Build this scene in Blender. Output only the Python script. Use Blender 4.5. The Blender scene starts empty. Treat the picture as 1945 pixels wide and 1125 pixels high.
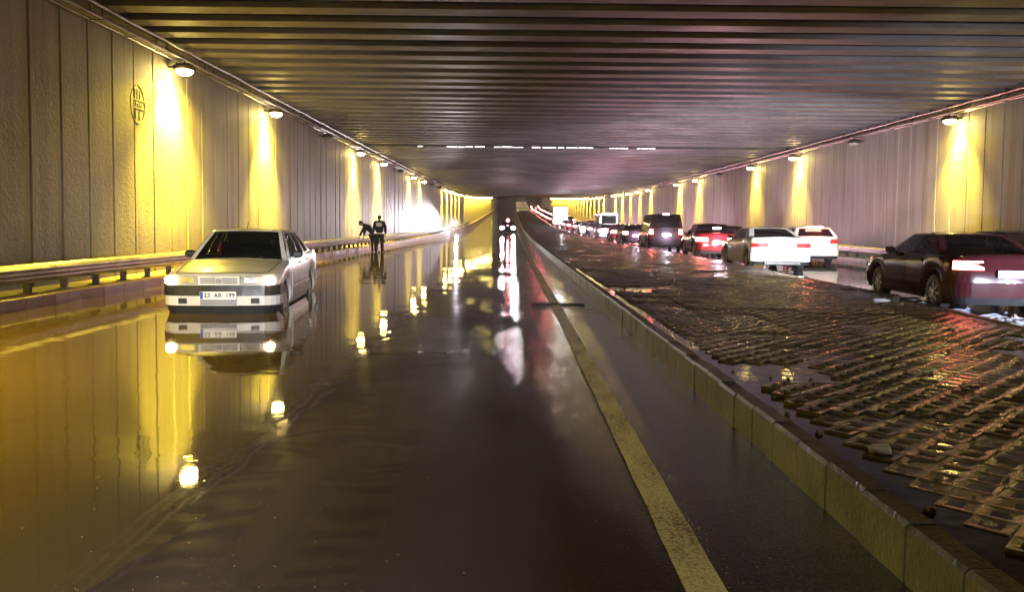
import bpy, bmesh, math, random
from mathutils import Vector, Matrix
random.seed(7)
R = math.radians
sc = bpy.context.scene
COL = sc.collection

# ------------------------------------------------------------------ camera, world, exposure
cam_data = bpy.data.cameras.new("camera")
cam = bpy.data.objects.new("camera", cam_data)
COL.objects.link(cam)
cam_data.sensor_width = 36.0
cam_data.lens = 36.0 * 1470 / 1945
cam_data.clip_start = 0.05
cam_data.clip_end = 2000
cam_data.shift_y = -0.031
CAM_H = 1.38
PITCH, ROLL = -2.95, -0.6
cam.matrix_world = Matrix.Translation((0, 0, CAM_H)) @ Matrix.Rotation(R(90 + PITCH), 4, 'X') @ Matrix.Rotation(R(-ROLL), 4, 'Z')
sc.camera = cam

world = bpy.data.worlds.new("World")
sc.world = world
world.use_nodes = True
wn = world.node_tree
sky = wn.nodes.new("ShaderNodeTexSky")
sky.sky_type = 'NISHITA'
sky.sun_disc = False
sky.sun_elevation = R(1.0)
sky.sun_rotation = R(200)
wn.links.new(sky.outputs[0], wn.nodes["Background"].inputs[0])
wn.nodes["Background"].inputs[1].default_value = 0.004
sc.view_settings.view_transform = 'Standard'
sc.view_settings.look = 'None'
sc.view_settings.gamma = 1
sc.view_settings.use_curve_mapping = False
sc.view_settings.exposure = -0.18
sc.render.engine = 'CYCLES'
cy = sc.cycles
cy.use_denoising = True
cy.max_bounces = 6
cy.diffuse_bounces = 3
cy.glossy_bounces = 4
cy.transparent_max_bounces = 8
cy.sample_clamp_indirect = 4
cy.caustics_reflective = False
cy.caustics_refractive = False
cy.use_light_tree = True

LAMP_COL = (1.0, 0.72, 0.045)
LAMP_POWER = 20000

# ------------------------------------------------------------------ helpers
def rise(y):
    """how much road and ceiling climb at distance y"""
    if y < 40: return 0.0
    if y < 175: return 0.000125 * (y - 40) ** 2
    if y < 300: return 2.278 + 0.034 * (y - 175)
    return 6.53 + 0.07 * (y - 300)

def tag(o, label=None, cat=None, group=None, kind=None):
    if label: o['label'] = label
    if cat: o['category'] = cat
    if group: o['group'] = group
    if kind: o['kind'] = kind
    return o

def empty(name, loc=(0, 0, 0), rz=0.0):
    o = bpy.data.objects.new(name, None)
    o.empty_display_size = 0.2
    o.location = loc
    o.rotation_euler = (0, 0, rz)
    COL.objects.link(o)
    return o

class MB:
    def __init__(self): self.v, self.f = [], []
    def add(self, vs, fs):
        n = len(self.v)
        self.v += [tuple(p) for p in vs]
        self.f += [tuple(i + n for i in f) for f in fs]
        return self
    def box(self, x0, x1, y0, y1, z0, z1):
        return self.add([(x0,y0,z0),(x1,y0,z0),(x1,y1,z0),(x0,y1,z0),(x0,y0,z1),(x1,y0,z1),(x1,y1,z1),(x0,y1,z1)],
                 [(0,3,2,1),(4,5,6,7),(0,1,5,4),(1,2,6,5),(2,3,7,6),(3,0,4,7)])
    def cbox(self, c, s, b=0.0):
        """box about c, size s, with chamfered vertical and top edges when b > 0"""
        x, y, z = c; a, d, h = s[0]/2, s[1]/2, s[2]/2
        if b <= 0: return self.box(x-a, x+a, y-d, y+d, z-h, z+h)
        rings = []
        for zz, k in ((z-h, b), (z-h+b, 0), (z+h-b, 0), (z+h, b)):
            A, D, c2 = a-k, d-k, b*0.8
            rings.append([(x-A+c2,y-D,zz),(x+A-c2,y-D,zz),(x+A,y-D+c2,zz),(x+A,y+D-c2,zz),(x+A-c2,y+D,zz),(x-A+c2,y+D,zz),(x-A,y+D-c2,zz),(x-A,y-D+c2,zz)])
        vs = [p for r in rings for p in r]
        fs = [tuple(range(7, -1, -1)), tuple(range(24, 32))]
        for k in range(3):
            for i in range(8):
                j = (i+1) % 8
                fs.append((k*8+i, k*8+j, k*8+8+j, k*8+8+i))
        return self.add(vs, fs)
    def tube(self, pts, r, n=8, caps=True):
        pts = [Vector(p) for p in pts]
        rs = r if isinstance(r, (list, tuple)) else [r]*len(pts)
        vs, fs = [], []
        for i, p in enumerate(pts):
            d = (pts[min(i+1, len(pts)-1)] - pts[max(i-1, 0)]).normalized()
            up = Vector((0,0,1)) if abs(d.z) < .9 else Vector((1,0,0))
            a = d.cross(up).normalized(); b = a.cross(d)
            for k in range(n):
                t = 2*math.pi*k/n
                vs.append(p + (a*math.cos(t) + b*math.sin(t))*rs[i])
        for i in range(len(pts)-1):
            for k in range(n):
                j = (k+1) % n
                fs.append((i*n+k, i*n+j, (i+1)*n+j, (i+1)*n+k))
        if caps:
            fs.append(tuple(range(n-1, -1, -1))); fs.append(tuple(range((len(pts)-1)*n, len(pts)*n)))
        return self.add(vs, fs)
    def lathe(self, prof, n=24, axis='X', c=(0,0,0)):
        """prof: (axial, radius) pairs, revolved about the axis through c"""
        vs, fs = [], []
        for a, r in prof:
            for k in range(n):
                t = 2*math.pi*k/n
                u, w = r*math.cos(t), r*math.sin(t)
                p = {'X': (a,u,w), 'Y': (u,a,w), 'Z': (u,w,a)}[axis]
                vs.append((p[0]+c[0], p[1]+c[1], p[2]+c[2]))
        for i in range(len(prof)-1):
            for k in range(n):
                j = (k+1) % n
                fs.append((i*n+k, i*n+j, (i+1)*n+j, (i+1)*n+k))
        return self.add(vs, fs)
    def mesh(self, name, mat, smooth=None):
        me = bpy.data.meshes.new(name)
        me.from_pydata(self.v, [], self.f)
        bm = bmesh.new(); bm.from_mesh(me)
        bmesh.ops.recalc_face_normals(bm, faces=bm.faces)
        bm.to_mesh(me); bm.free()
        if mat: me.materials.append(mat)
        if smooth:
            for p in me.polygons: p.use_smooth = True
            me.set_sharp_from_angle(angle=R(smooth))
        return me
    def build(self, name, mat, parent=None, smooth=None, loc=None):
        o = bpy.data.objects.new(name, self.mesh(name, mat, smooth))
        COL.objects.link(o)
        if parent: o.parent = parent
        if loc: o.location = loc
        return o

def link_mesh(name, me, parent=None, loc=(0,0,0), rot=(0,0,0)):
    o = bpy.data.objects.new(name, me)
    COL.objects.link(o)
    o.location = loc; o.rotation_euler = rot
    if parent: o.parent = parent
    return o

def copy_tree(o, parent=None):
    c = o.copy(); COL.objects.link(c)
    if parent: c.parent = parent
    for ch in list(o.children): copy_tree(ch, c)
    return c

# ------------------------------------------------------------------ materials
def new_mat(name):
    m = bpy.data.materials.new(name); m.use_nodes = True
    nt = m.node_tree
    return m, nt, nt.nodes["Principled BSDF"]

def N(nt, t, **kw):
    n = nt.nodes.new(t)
    for k, v in kw.items():
        if k.startswith('i_'): n.inputs[k[2:].replace('_', ' ')].default_value = v
        else: setattr(n, k, v)
    return n

def ramp(nt, src, stops):
    r = nt.nodes.new("ShaderNodeValToRGB")
    el = r.color_ramp.elements
    while len(el) > 1: el.remove(el[-1])
    el[0].position = stops[0][0]; el[0].color = (*stops[0][1], 1)
    for p, c in stops[1:]:
        e = el.new(p); e.color = (*c, 1)
    nt.links.new(src, r.inputs[0])
    return r.outputs[0]

def g(v): return (v, v, v)

def maprange(nt, src, a, b, c, d):
    m = N(nt, "ShaderNodeMapRange")
    nt.links.new(src, m.inputs[0])
    for i, v in enumerate((a, b, c, d)): m.inputs[i+1].default_value = v
    return m.outputs[0]

def coords(nt, scale=(1,1,1)):
    geo = nt.nodes.new("ShaderNodeNewGeometry")
    mp = N(nt, "ShaderNodeMapping"); mp.inputs['Scale'].default_value = scale
    nt.links.new(geo.outputs['Position'], mp.inputs[0])
    return mp.outputs[0]

def noise(nt, co, scale, detail=4, rough=.55):
    n = N(nt, "ShaderNodeTexNoise"); n.inputs['Scale'].default_value = scale
    n.inputs['Detail'].default_value = detail; n.inputs['Roughness'].default_value = rough
    nt.links.new(co, n.inputs['Vector'])
    return n.outputs[0]

def math_(nt, op, a, b):
    m = N(nt, "ShaderNodeMath", operation=op)
    for i, s in enumerate((a, b)):
        if isinstance(s, (int, float)): m.inputs[i].default_value = s
        else: nt.links.new(s, m.inputs[i])
    return m.outputs[0]

def bump(nt, bs, h, strength=.5, dist=.02):
    b = N(nt, "ShaderNodeBump"); b.inputs['Strength'].default_value = strength; b.inputs['Distance'].default_value = dist
    nt.links.new(h, b.inputs['Height']); nt.links.new(b.outputs[0], bs.inputs['Normal'])

def plain(name, col, rough=.5, metal=0.0, coat=0.0, nz=0.12, scale=6.0, spec=.5):
    m, nt, bs = new_mat(name)
    co = coords(nt)
    n = noise(nt, co, scale)
    lo = tuple(c*(1-nz) for c in col); hi = tuple(min(1, c*(1+nz)) for c in col)
    nt.links.new(ramp(nt, n, [(.3, lo), (.7, hi)]), bs.inputs['Base Color'])
    nt.links.new(maprange(nt, n, .3, .7, max(.02, rough*.8), min(1, rough*1.2)), bs.inputs['Roughness'])
    bs.inputs['Metallic'].default_value = metal
    bs.inputs['Coat Weight'].default_value = coat
    bs.inputs['Coat Roughness'].default_value = .05
    bs.inputs['Specular IOR Level'].default_value = spec
    return m

def emit(name, col, strength, base=(.8,.8,.8)):
    m, nt, bs = new_mat(name)
    bs.inputs['Base Color'].default_value = (*base, 1)
    bs.inputs['Emission Color'].default_value = (*col, 1)
    bs.inputs['Emission Strength'].default_value = strength
    bs.inputs['Roughness'].default_value = .3
    return m

def mat_wall():
    m, nt, bs = new_mat("pattern_cast_concrete")
    co = coords(nt)
    big = noise(nt, co, .45, 5, .6)
    vert = noise(nt, coords(nt, (1.6, 1.6, .18)), 1.6, 4)
    fine = noise(nt, co, 28, 3)
    mix = math_(nt, 'ADD', math_(nt, 'MULTIPLY', big, .5), math_(nt, 'MULTIPLY', vert, .5))
    c = ramp(nt, mix, [(.32, (.19, .17, .155)), (.5, (.27, .25, .235)), (.68, (.34, .32, .30))])
    # dirty splash zone near the ground, broken by noise
    sep = nt.nodes.new("ShaderNodeSeparateXYZ"); nt.links.new(coords(nt), sep.inputs[0])
    st = maprange(nt, noise(nt, coords(nt, (3.2, 3.2, .07)), 1.0, 5, .7), .50, .68, 0, .6)
    m0 = N(nt, 'ShaderNodeMixRGB'); nt.links.new(st, m0.inputs[0]); nt.links.new(c, m0.inputs[1]); m0.inputs[2].default_value = (.13, .11, .09, 1); c = m0.outputs[0]
    hz = math_(nt, 'ADD', sep.outputs[2], math_(nt, 'MULTIPLY', vert, -1.7))
    dirt = maprange(nt, hz, -.6, .45, .75, 0)
    mx = N(nt, "ShaderNodeMixRGB"); nt.links.new(dirt, mx.inputs[0]); nt.links.new(c, mx.inputs[1]); mx.inputs[2].default_value = (.09, .07, .05, 1)
    nt.links.new(mx.outputs[0], bs.inputs['Base Color'])
    bs.inputs['Roughness'].default_value = .62
    # relief pattern: rows of small leaf-like cells
    v = N(nt, "ShaderNodeTexVoronoi", feature='SMOOTH_F1'); v.inputs['Scale'].default_value = 13.0; v.inputs['Randomness'].default_value = .55
    nt.links.new(coords(nt, (1, 1, 1.15)), v.inputs['Vector'])
    v2 = N(nt, "ShaderNodeTexVoronoi", feature='F1'); v2.inputs['Scale'].default_value = 21.0
    nt.links.new(co, v2.inputs['Vector'])
    h = math_(nt, 'ADD', v.outputs['Distance'], math_(nt, 'MULTIPLY', v2.outputs['Distance'], .5))
    h = math_(nt, 'ADD', h, math_(nt, 'MULTIPLY', fine, .25))
    bump(nt, bs, h, .30, .02)
    return m

def mat_smooth_concrete(name, lo, hi, rough=.7, bmp=.3, sc_=1.2, stretch=(1,1,1)):
    m, nt, bs = new_mat(name)
    a = noise(nt, coords(nt, stretch), sc_, 6, .6)
    b = noise(nt, coords(nt), 40, 3)
    nt.links.new(ramp(nt, a, [(.3, lo), (.7, hi)]), bs.inputs['Base Color'])
    nt.links.new(maprange(nt, a, .3, .7, rough*1.15, rough*.75), bs.inputs['Roughness'])
    if name == "wet_kerb_concrete":   # upward faces turned near-black, rougher and less specular
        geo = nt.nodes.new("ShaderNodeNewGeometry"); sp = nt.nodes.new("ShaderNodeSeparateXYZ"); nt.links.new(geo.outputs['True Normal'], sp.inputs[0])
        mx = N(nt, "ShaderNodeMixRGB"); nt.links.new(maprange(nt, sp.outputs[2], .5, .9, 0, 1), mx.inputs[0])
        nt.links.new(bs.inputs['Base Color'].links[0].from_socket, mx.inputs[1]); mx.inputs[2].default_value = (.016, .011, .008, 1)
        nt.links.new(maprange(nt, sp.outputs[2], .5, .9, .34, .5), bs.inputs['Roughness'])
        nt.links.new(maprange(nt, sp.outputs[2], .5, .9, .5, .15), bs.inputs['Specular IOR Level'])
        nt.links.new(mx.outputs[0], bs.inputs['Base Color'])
    bump(nt, bs, math_(nt, 'ADD', b, math_(nt, 'MULTIPLY', a, 2)), bmp, .01)
    return m

def mat_asphalt():
    m, nt, bs = new_mat("wet_asphalt")
    co = coords(nt)
    grit = noise(nt, co, 85, 3, .6)
    vor = N(nt, "ShaderNodeTexVoronoi"); vor.inputs['Scale'].default_value = 110; nt.links.new(co, vor.inputs['Vector'])
    big = noise(nt, coords(nt, (1, .25, 1)), .8, 5)
    ruts = noise(nt, coords(nt, (2.2, .05, 1)), 1.0, 3)
    c = ramp(nt, math_(nt, 'ADD', math_(nt, 'MULTIPLY', grit, .5), math_(nt, 'MULTIPLY', big, .5)),
             [(.35, (.016, .012, .010)), (.55, (.034, .026, .021)), (.72, (.060, .048, .038))])
    nt.links.new(c, bs.inputs['Base Color'])
    wet = math_(nt, 'ADD', math_(nt, 'MULTIPLY', big, .5), math_(nt, 'MULTIPLY', ruts, .5))
    sep = nt.nodes.new("ShaderNodeSeparateXYZ"); nt.links.new(co, sep.inputs[0])
    side = maprange(nt, math_(nt, 'ADD', sep.outputs[0], math_(nt, 'MULTIPLY', big, 2.2)), -.6, 2.6, -.34, -.0)
    wet = math_(nt, 'ADD', math_(nt, 'ADD', math_(nt, 'MULTIPLY', wet, .35), .31), side)
    nt.links.new(maprange(nt, wet, .22, .60, .04, .17), bs.inputs['Roughness'])
    h = math_(nt, 'ADD', math_(nt, 'MULTIPLY', vor.outputs[0], .55), grit)
    h = math_(nt, 'MULTIPLY', h, maprange(nt, wet, .26, .62, .0, 1.0))
    bump(nt, bs, h, .6, .007)
    bs.inputs['IOR'].default_value = 1.4
    return m

def mat_water(name, col, amp=.5, sc_=3.0, rough=.03):
    m, nt, bs = new_mat(name)
    co = coords(nt, (1, 1.6, 1))
    n1 = noise(nt, co, sc_, 2, .4)
    n2 = noise(nt, co, .35, 3)
    n3 = noise(nt, co, sc_*9, 2)
    base = ramp(nt, n2, [(.3, tuple(c*.8 for c in col)), (.7, col)])
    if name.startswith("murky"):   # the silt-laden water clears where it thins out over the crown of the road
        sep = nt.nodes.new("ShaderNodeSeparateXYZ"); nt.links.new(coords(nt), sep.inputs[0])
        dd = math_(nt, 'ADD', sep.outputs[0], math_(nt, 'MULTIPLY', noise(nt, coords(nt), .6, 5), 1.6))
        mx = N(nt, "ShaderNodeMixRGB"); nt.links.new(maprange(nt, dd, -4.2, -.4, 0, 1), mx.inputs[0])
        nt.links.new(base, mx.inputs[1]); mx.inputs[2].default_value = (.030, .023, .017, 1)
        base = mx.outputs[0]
    nt.links.new(base, bs.inputs['Base Color'])
    bs.inputs['Roughness'].default_value = rough
    bs.inputs['IOR'].default_value = 1.36
    amt = maprange(nt, n2, .45, .68, .15, 1.0)
    bump(nt, bs, math_(nt, 'MULTIPLY', math_(nt, 'ADD', n1, math_(nt, 'MULTIPLY', n3, .12)), amt), amp, .012)
    return m

def mat_mud():
    m, nt, bs = new_mat("wet_mud")
    co = coords(nt)
    a = noise(nt, co, 1.3, 6, .6); b = noise(nt, co, 14, 5, .65)
    nt.links.new(ramp(nt, a, [(.3, (.075, .052, .034)), (.7, (.15, .11, .075))]), bs.inputs['Base Color'])
    nt.links.new(maprange(nt, math_(nt, 'ADD', a, math_(nt,'MULTIPLY', b, .4)), .5, .85, .14, .6), bs.inputs['Roughness'])
    bump(nt, bs, math_(nt, 'ADD', b, a), .7, .03)
    return m

def mat_paint(name, col, rough=.3):
    m, nt, bs = new_mat(name)
    co = coords(nt)
    d = noise(nt, co, 2.5, 6, .65)
    nt.links.new(ramp(nt, d, [(.25, tuple(c*.78 for c in col)), (.55, col)]), bs.inputs['Base Color'])
    bs.inputs['Roughness'].default_value = rough if col[1] > .1 else .13
    bs.inputs['Specular IOR Level'].default_value = .5 if col[1] > .1 else .3
    bs.inputs['Coat Weight'].default_value = .45 if col[1] > .1 else 0
    bs.inputs['Coat Roughness'].default_value = .06
    return m

def mat_glass(name, tint, opac):
    m, nt, bs = new_mat(name)
    nt.nodes.remove(bs)
    out = nt.nodes["Material Output"]
    tr = N(nt, "ShaderNodeBsdfTransparent"); tr.inputs[0].default_value = (*tint, 1)
    gl = N(nt, "ShaderNodeBsdfGlossy"); gl.inputs['Roughness'].default_value = .03; gl.inputs[0].default_value = (.9, .9, .9, 1)
    dk = N(nt, "ShaderNodeBsdfDiffuse"); dk.inputs[0].default_value = (.01, .01, .01, 1)
    fr = N(nt, "ShaderNodeFresnel"); fr.inputs[0].default_value = 1.45
    m1 = N(nt, "ShaderNodeMixShader"); m1.inputs[0].default_value = opac
    nt.links.new(tr.outputs[0], m1.inputs[1]); nt.links.new(dk.outputs[0], m1.inputs[2])
    m2 = N(nt, "ShaderNodeMixShader")
    nt.links.new(fr.outputs[0], m2.inputs[0]); nt.links.new(m1.outputs[0], m2.inputs[1]); nt.links.new(gl.outputs[0], m2.inputs[2])
    nt.links.new(m2.outputs[0], out.inputs[0])
    return m

def mat_line():
    m, nt, bs = new_mat("worn_road_paint")
    co = coords(nt)
    a = noise(nt, co, 60, 4, .7); b = noise(nt, coords(nt, (1, .4, 1)), 4, 5)
    s = math_(nt, 'ADD', math_(nt, 'MULTIPLY', a, .6), math_(nt, 'MULTIPLY', b, .4))
    nt.links.new(ramp(nt, s, [(.40, (.07, .055, .035)), (.47, (.55, .53, .48)), (.6, (.86, .85, .80))]), bs.inputs['Base Color'])
    bs.inputs['Roughness'].default_value = .38
    bump(nt, bs, a, .5, .004)
    return m

M = dict(
    wall=mat_wall(),
    beam=mat_smooth_concrete("precast_beam_concrete", (.078, .074, .084), (.20, .188, .205), .6, .3, .8, (.5, .9, 1)),
    deck=mat_smooth_concrete("dark_deck_concrete", (.05, .045, .045), (.10, .09, .09), .8),
    ledge=mat_smooth_concrete("dirty_ledge_concrete", (.20, .17, .12), (.36, .31, .22), .6, .5, 2.5),
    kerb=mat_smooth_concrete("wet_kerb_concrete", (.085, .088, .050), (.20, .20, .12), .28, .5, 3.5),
    redkerb=mat_smooth_concrete("muddy_red_kerb", (.10, .045, .032), (.19, .085, .06), .35, .5, 3.0),
    paver=mat_smooth_concrete("wet_paver_concrete", (.085, .078, .066), (.20, .18, .15), .20, .6, 4.0),
    asphalt=mat_asphalt(),
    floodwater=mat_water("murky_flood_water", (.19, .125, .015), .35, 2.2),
    shallow=mat_water("shallow_brown_water", (.060, .045, .040), .22, 3.2, .03),
    puddle=mat_water("puddle_water", (.040, .030, .018), 1.0, 9.0, .06),
    mud=mat_mud(),
    line=mat_line(),
    foam=plain('water_foam', (.34, .38, .46), .3, nz=.3, scale=20),
    gritstone=plain('wet_grit', (.12, .09, .05), .10, nz=.4, scale=40, spec=1.0),
    steel=plain("galvanised_steel", (.42, .41, .38), .38, .85, nz=.3, scale=3),
    darksteel=plain("dark_steel", (.05, .045, .04), .5, .6),
    cable=plain("cable_sheath", (.22, .21, .19), .5),
    black=plain("black_plastic", (.018, .018, .02), .42),
    rubber=plain("tyre_rubber", (.015, .015, .016), .6, scale=20),
    grey=plain("grey_interior_cloth", (.05, .05, .055), .8),
    alloy=plain("dusty_alloy", (.35, .34, .33), .35, .7, nz=.25),
    hub=plain("muddy_steel_wheel", (.30, .26, .20), .5, .3, nz=.4, scale=14),
    white=mat_paint("white_car_paint", (.72, .70, .66), .32),
    white2=mat_paint("bright_white_car_paint", (.80, .80, .79), .25),
    maroon=mat_paint("maroon_car_paint", (.050, .012, .015), .25),
    red=mat_paint("dark_red_car_paint", (.075, .008, .010), .25),
    silver=mat_paint("silver_car_paint", (.33, .33, .34), .28),
    navy=mat_paint("navy_car_paint", (.02, .022, .035), .25),
    darkpaint=mat_paint("dark_car_paint", (.025, .02, .022), .25),
    glass=mat_glass("tinted_car_glass", (.55, .58, .5), .35),
    darkglass=mat_glass("dark_car_glass", (.12, .12, .12), .8),
    plate=plain("number_plate_white", (.80, .80, .80), .35, nz=.04),
    plateblue=plain("number_plate_blue", (.02, .07, .42), .35),
    ink=plain("black_ink", (.012, .012, .012), .5),
    lens=plain("clear_headlamp_lens", (.34, .34, .33), .12, nz=.3, scale=30),
    turn=emit("lit_amber_corner_lamp", (1, .70, .32), 45),
    tail_off=emit("faint_glow_red_lens", (1, .05, .03), .25, (.35, .02, .02)),  # lens is off; a faint red glow is put into it
    tail=emit("lit_tail_lamp", (1, .16, .10), 26),
    tail3=emit("glaring_brake_lamp", (1, .22, .2), 170),
    tail2=emit("bright_brake_lamp", (1, .24, .18), 90),
    head=emit("lit_headlamp", (.97, .93, 1.0), 300),
    fog=emit("lit_far_headlamp", (1, .95, .9), 60),
    beacon=emit("lit_red_beacon", (1, .12, .14), 120),
    lamp=emit("lit_sodium_lamp_glass", (1.0, .74, .20), 230),
    lamp_off=plain("unlit_lamp_glass", (.35, .34, .30), .3),
    joint=emit("glow_for_street_light", (1, .93, .88), 9),
    skin=plain("skin", (.42, .26, .19), .55, nz=.06),
    hair=plain("dark_hair", (.02, .015, .012), .6),
    uniform=plain("navy_uniform_cloth", (.012, .013, .028), .8, nz=.25, scale=12),
    trousers=plain("dark_trouser_cloth", (.010, .010, .016), .8, nz=.2),
    shirt=plain("grey_shirt_cloth", (.12, .12, .13), .8),
    patch=plain("reflective_patch", (.85, .87, .92), .3, nz=.03),
    litter=plain("white_litter", (.7, .7, .68), .5),
)
# ------------------------------------------------------------------ the setting
YS = [-12 + .5*i for i in range(24)] + [.15*i for i in range(134)] + [20.1 + .5*i for i in range(80)] + [60 + 4*i for i in range(96)]

def hash2(x, y, s=1.0):
    from mathutils import noise as mn
    return mn.noise(Vector((x*s, y*s, 3.7)))

def road_left_z(x, y):
    if x < -1.05:
        t = (-1.05 - x) / 6.3
        z = .004 - .21 * min(1, t) ** 1.5
    else:
        z = .004 + .004 * min(1, (x + 1.05))
    fade = math.exp(-((x + 1.2) / 1.4) ** 2)
    z += fade * (.0022 * hash2(x, y*.6, 2.6) + .0022 * hash2(x, y*.7, 7.0) + .0030*hash2(x, y, .8))
    return z + rise(y)

def sheet(name, xs, ys, zf, mat, kind='structure', parent=None, skip=None, smooth=True):
    vs, fs = [], []
    nx = len(xs)
    for y in ys:
        for i, x in enumerate(xs):
            xx = x(y) if callable(x) else x
            vs.append((xx, y, zf(xx, y)))
    for j in range(len(ys)-1):
        for i in range(nx-1):
            fs.append((j*nx+i, j*nx+i+1, (j+1)*nx+i+1, (j+1)*nx+i))
    me = bpy.data.meshes.new(name); me.from_pydata(vs, [], fs); me.materials.append(mat)
    if smooth:
        for p in me.polygons: p.use_smooth = True
    o = bpy.data.objects.new(name, me); COL.objects.link(o)
    if parent: o.parent = parent
    if kind: o['kind'] = kind
    return o

# ground far below everything (earth under the underpass and beyond it)
gx = [-400, -60, -16, 16, 60, 400]
sheet("ground", gx, [-30, 0, 40, 100, 175, 300, 420, 700, 1500], lambda x, y: min(rise(y), rise(430)) - .6, M['mud'])

XL, XR = -7.4, 14.2      # kerb faces under the two rails
WL, WR = -8.4, 15.1      # wall faces
HC = 5.58                # underside of ceiling beams
def kerbR(y):            # left edge of the far carriageway
    pts = [(-12, 5.2), (2, 5.7), (6, 6.15), (9.75, 6.47), (11.9, 6.68), (14.3, 6.89), (16.8, 7.09), (23.9, 7.42), (33, 7.42), (50, 7.2), (80, 6.9), (600, 6.8)]
    for (a, b), (c, d) in zip(pts, pts[1:]):
        if y <= c: return b + (d-b)*(y-a)/(c-a)
    return pts[-1][1]

xs = [-7.5, -7, -6.4, -5.8, -5.2, -4.6, -4.0, -3.5, -3.1] + [-2.9 + .09*i for i in range(38)] + [.7, 1.0, 1.3, 1.55]
sheet("near_road", xs, YS, road_left_z, M['asphalt'])
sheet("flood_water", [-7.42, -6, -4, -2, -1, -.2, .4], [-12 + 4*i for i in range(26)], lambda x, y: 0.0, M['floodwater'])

far_lo = lambda x, y: -.03 + rise(y) + .006*hash2(x, y*.4, .6)
sheet("far_road", [lambda y: kerbR(y) - .1] + [(lambda t: (lambda y: kerbR(y) + (14.3-kerbR(y))*t))(t/12) for t in range(1, 13)], YS, far_lo, M['asphalt'])
sheet("far_road_water", [lambda y: kerbR(y) - .02, 10, 12, 14.22], [-12 + 2*i for i in range(36)], lambda x, y: -.012, M['shallow'])

# edge line with slightly wandering edges
def edge_line():
    vs, fs = [], []
    ys = [-4 + .1*i for i in range(240)] + [20 + .5*i for i in range(80)] + [60 + 4*i for i in range(60)]
    for i, y in enumerate(ys):
        cx = .735 + .02*math.sin(y*.13)
        w = .078 + .006*hash2(0, y, 3)
        z = max(road_left_z(cx - w, y), road_left_z(cx + w, y)) + .005
        vs += [(cx - w + .003*hash2(1, y, 9), y, z), (cx + w + .003*hash2(5, y, 9), y, z)]
    for i in range(len(ys)-1): fs.append((2*i, 2*i+1, 2*i+3, 2*i+2))
    me = bpy.data.meshes.new("edge_line"); me.from_pydata(vs, [], fs); me.materials.append(M['line'])
    o = bpy.data.objects.new("edge_line", me); COL.objects.link(o); o['kind'] = 'structure'
edge_line()

# drain slot across the line and thin silt ridges on the wet strip by the kerb
d = empty("drain_slot", (.80, 13.3, .012)); tag(d, "black narrow drain slot lying across the road edge line", "drain")
MB().cbox((0, 0, .004), (.86, .17, .016)).build("cover_plate", M['black'], d)
fr = MB(); fr.box(-.45, .45, -.105, -.088, -.006, .010).box(-.45, .45, .088, .105, -.006, .010); fr.build("frame", M['darksteel'], d)
for (y, x0, x1, w) in ((15.4, .95, 1.5, .05), (15.0, 1.0, 1.5, .05), (12.4, 1.1, 1.5, .05), (18.6, .9, 1.5, .08), (21.5, .2, 1.5, .07), (24.6, .1, 1.5, .08), (30, .0, 1.5, .1), (11.9, 1.0, 1.5, .03), (9.4, 1.15, 1.5, .04)):
    vs = []; n = 14
    for i in range(n+1):
        x = x0 + (x1-x0)*i/n; hw = w*(.35 + .65*math.sin(math.pi*min(1, (i+.6)/n)))*(.8+.4*random.random())/2
        vs += [(x, y - hw, .018), (x, y, .0205), (x, y + hw, .018)]
    fs = []
    for i in range(n): fs += [(3*i, 3*i+3, 3*i+4, 3*i+1), (3*i+1, 3*i+4, 3*i+5, 3*i+2)]
    o = MB().add(vs, fs).build("silt_ridge", M['ledge']); o['kind'] = 'stuff'

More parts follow.
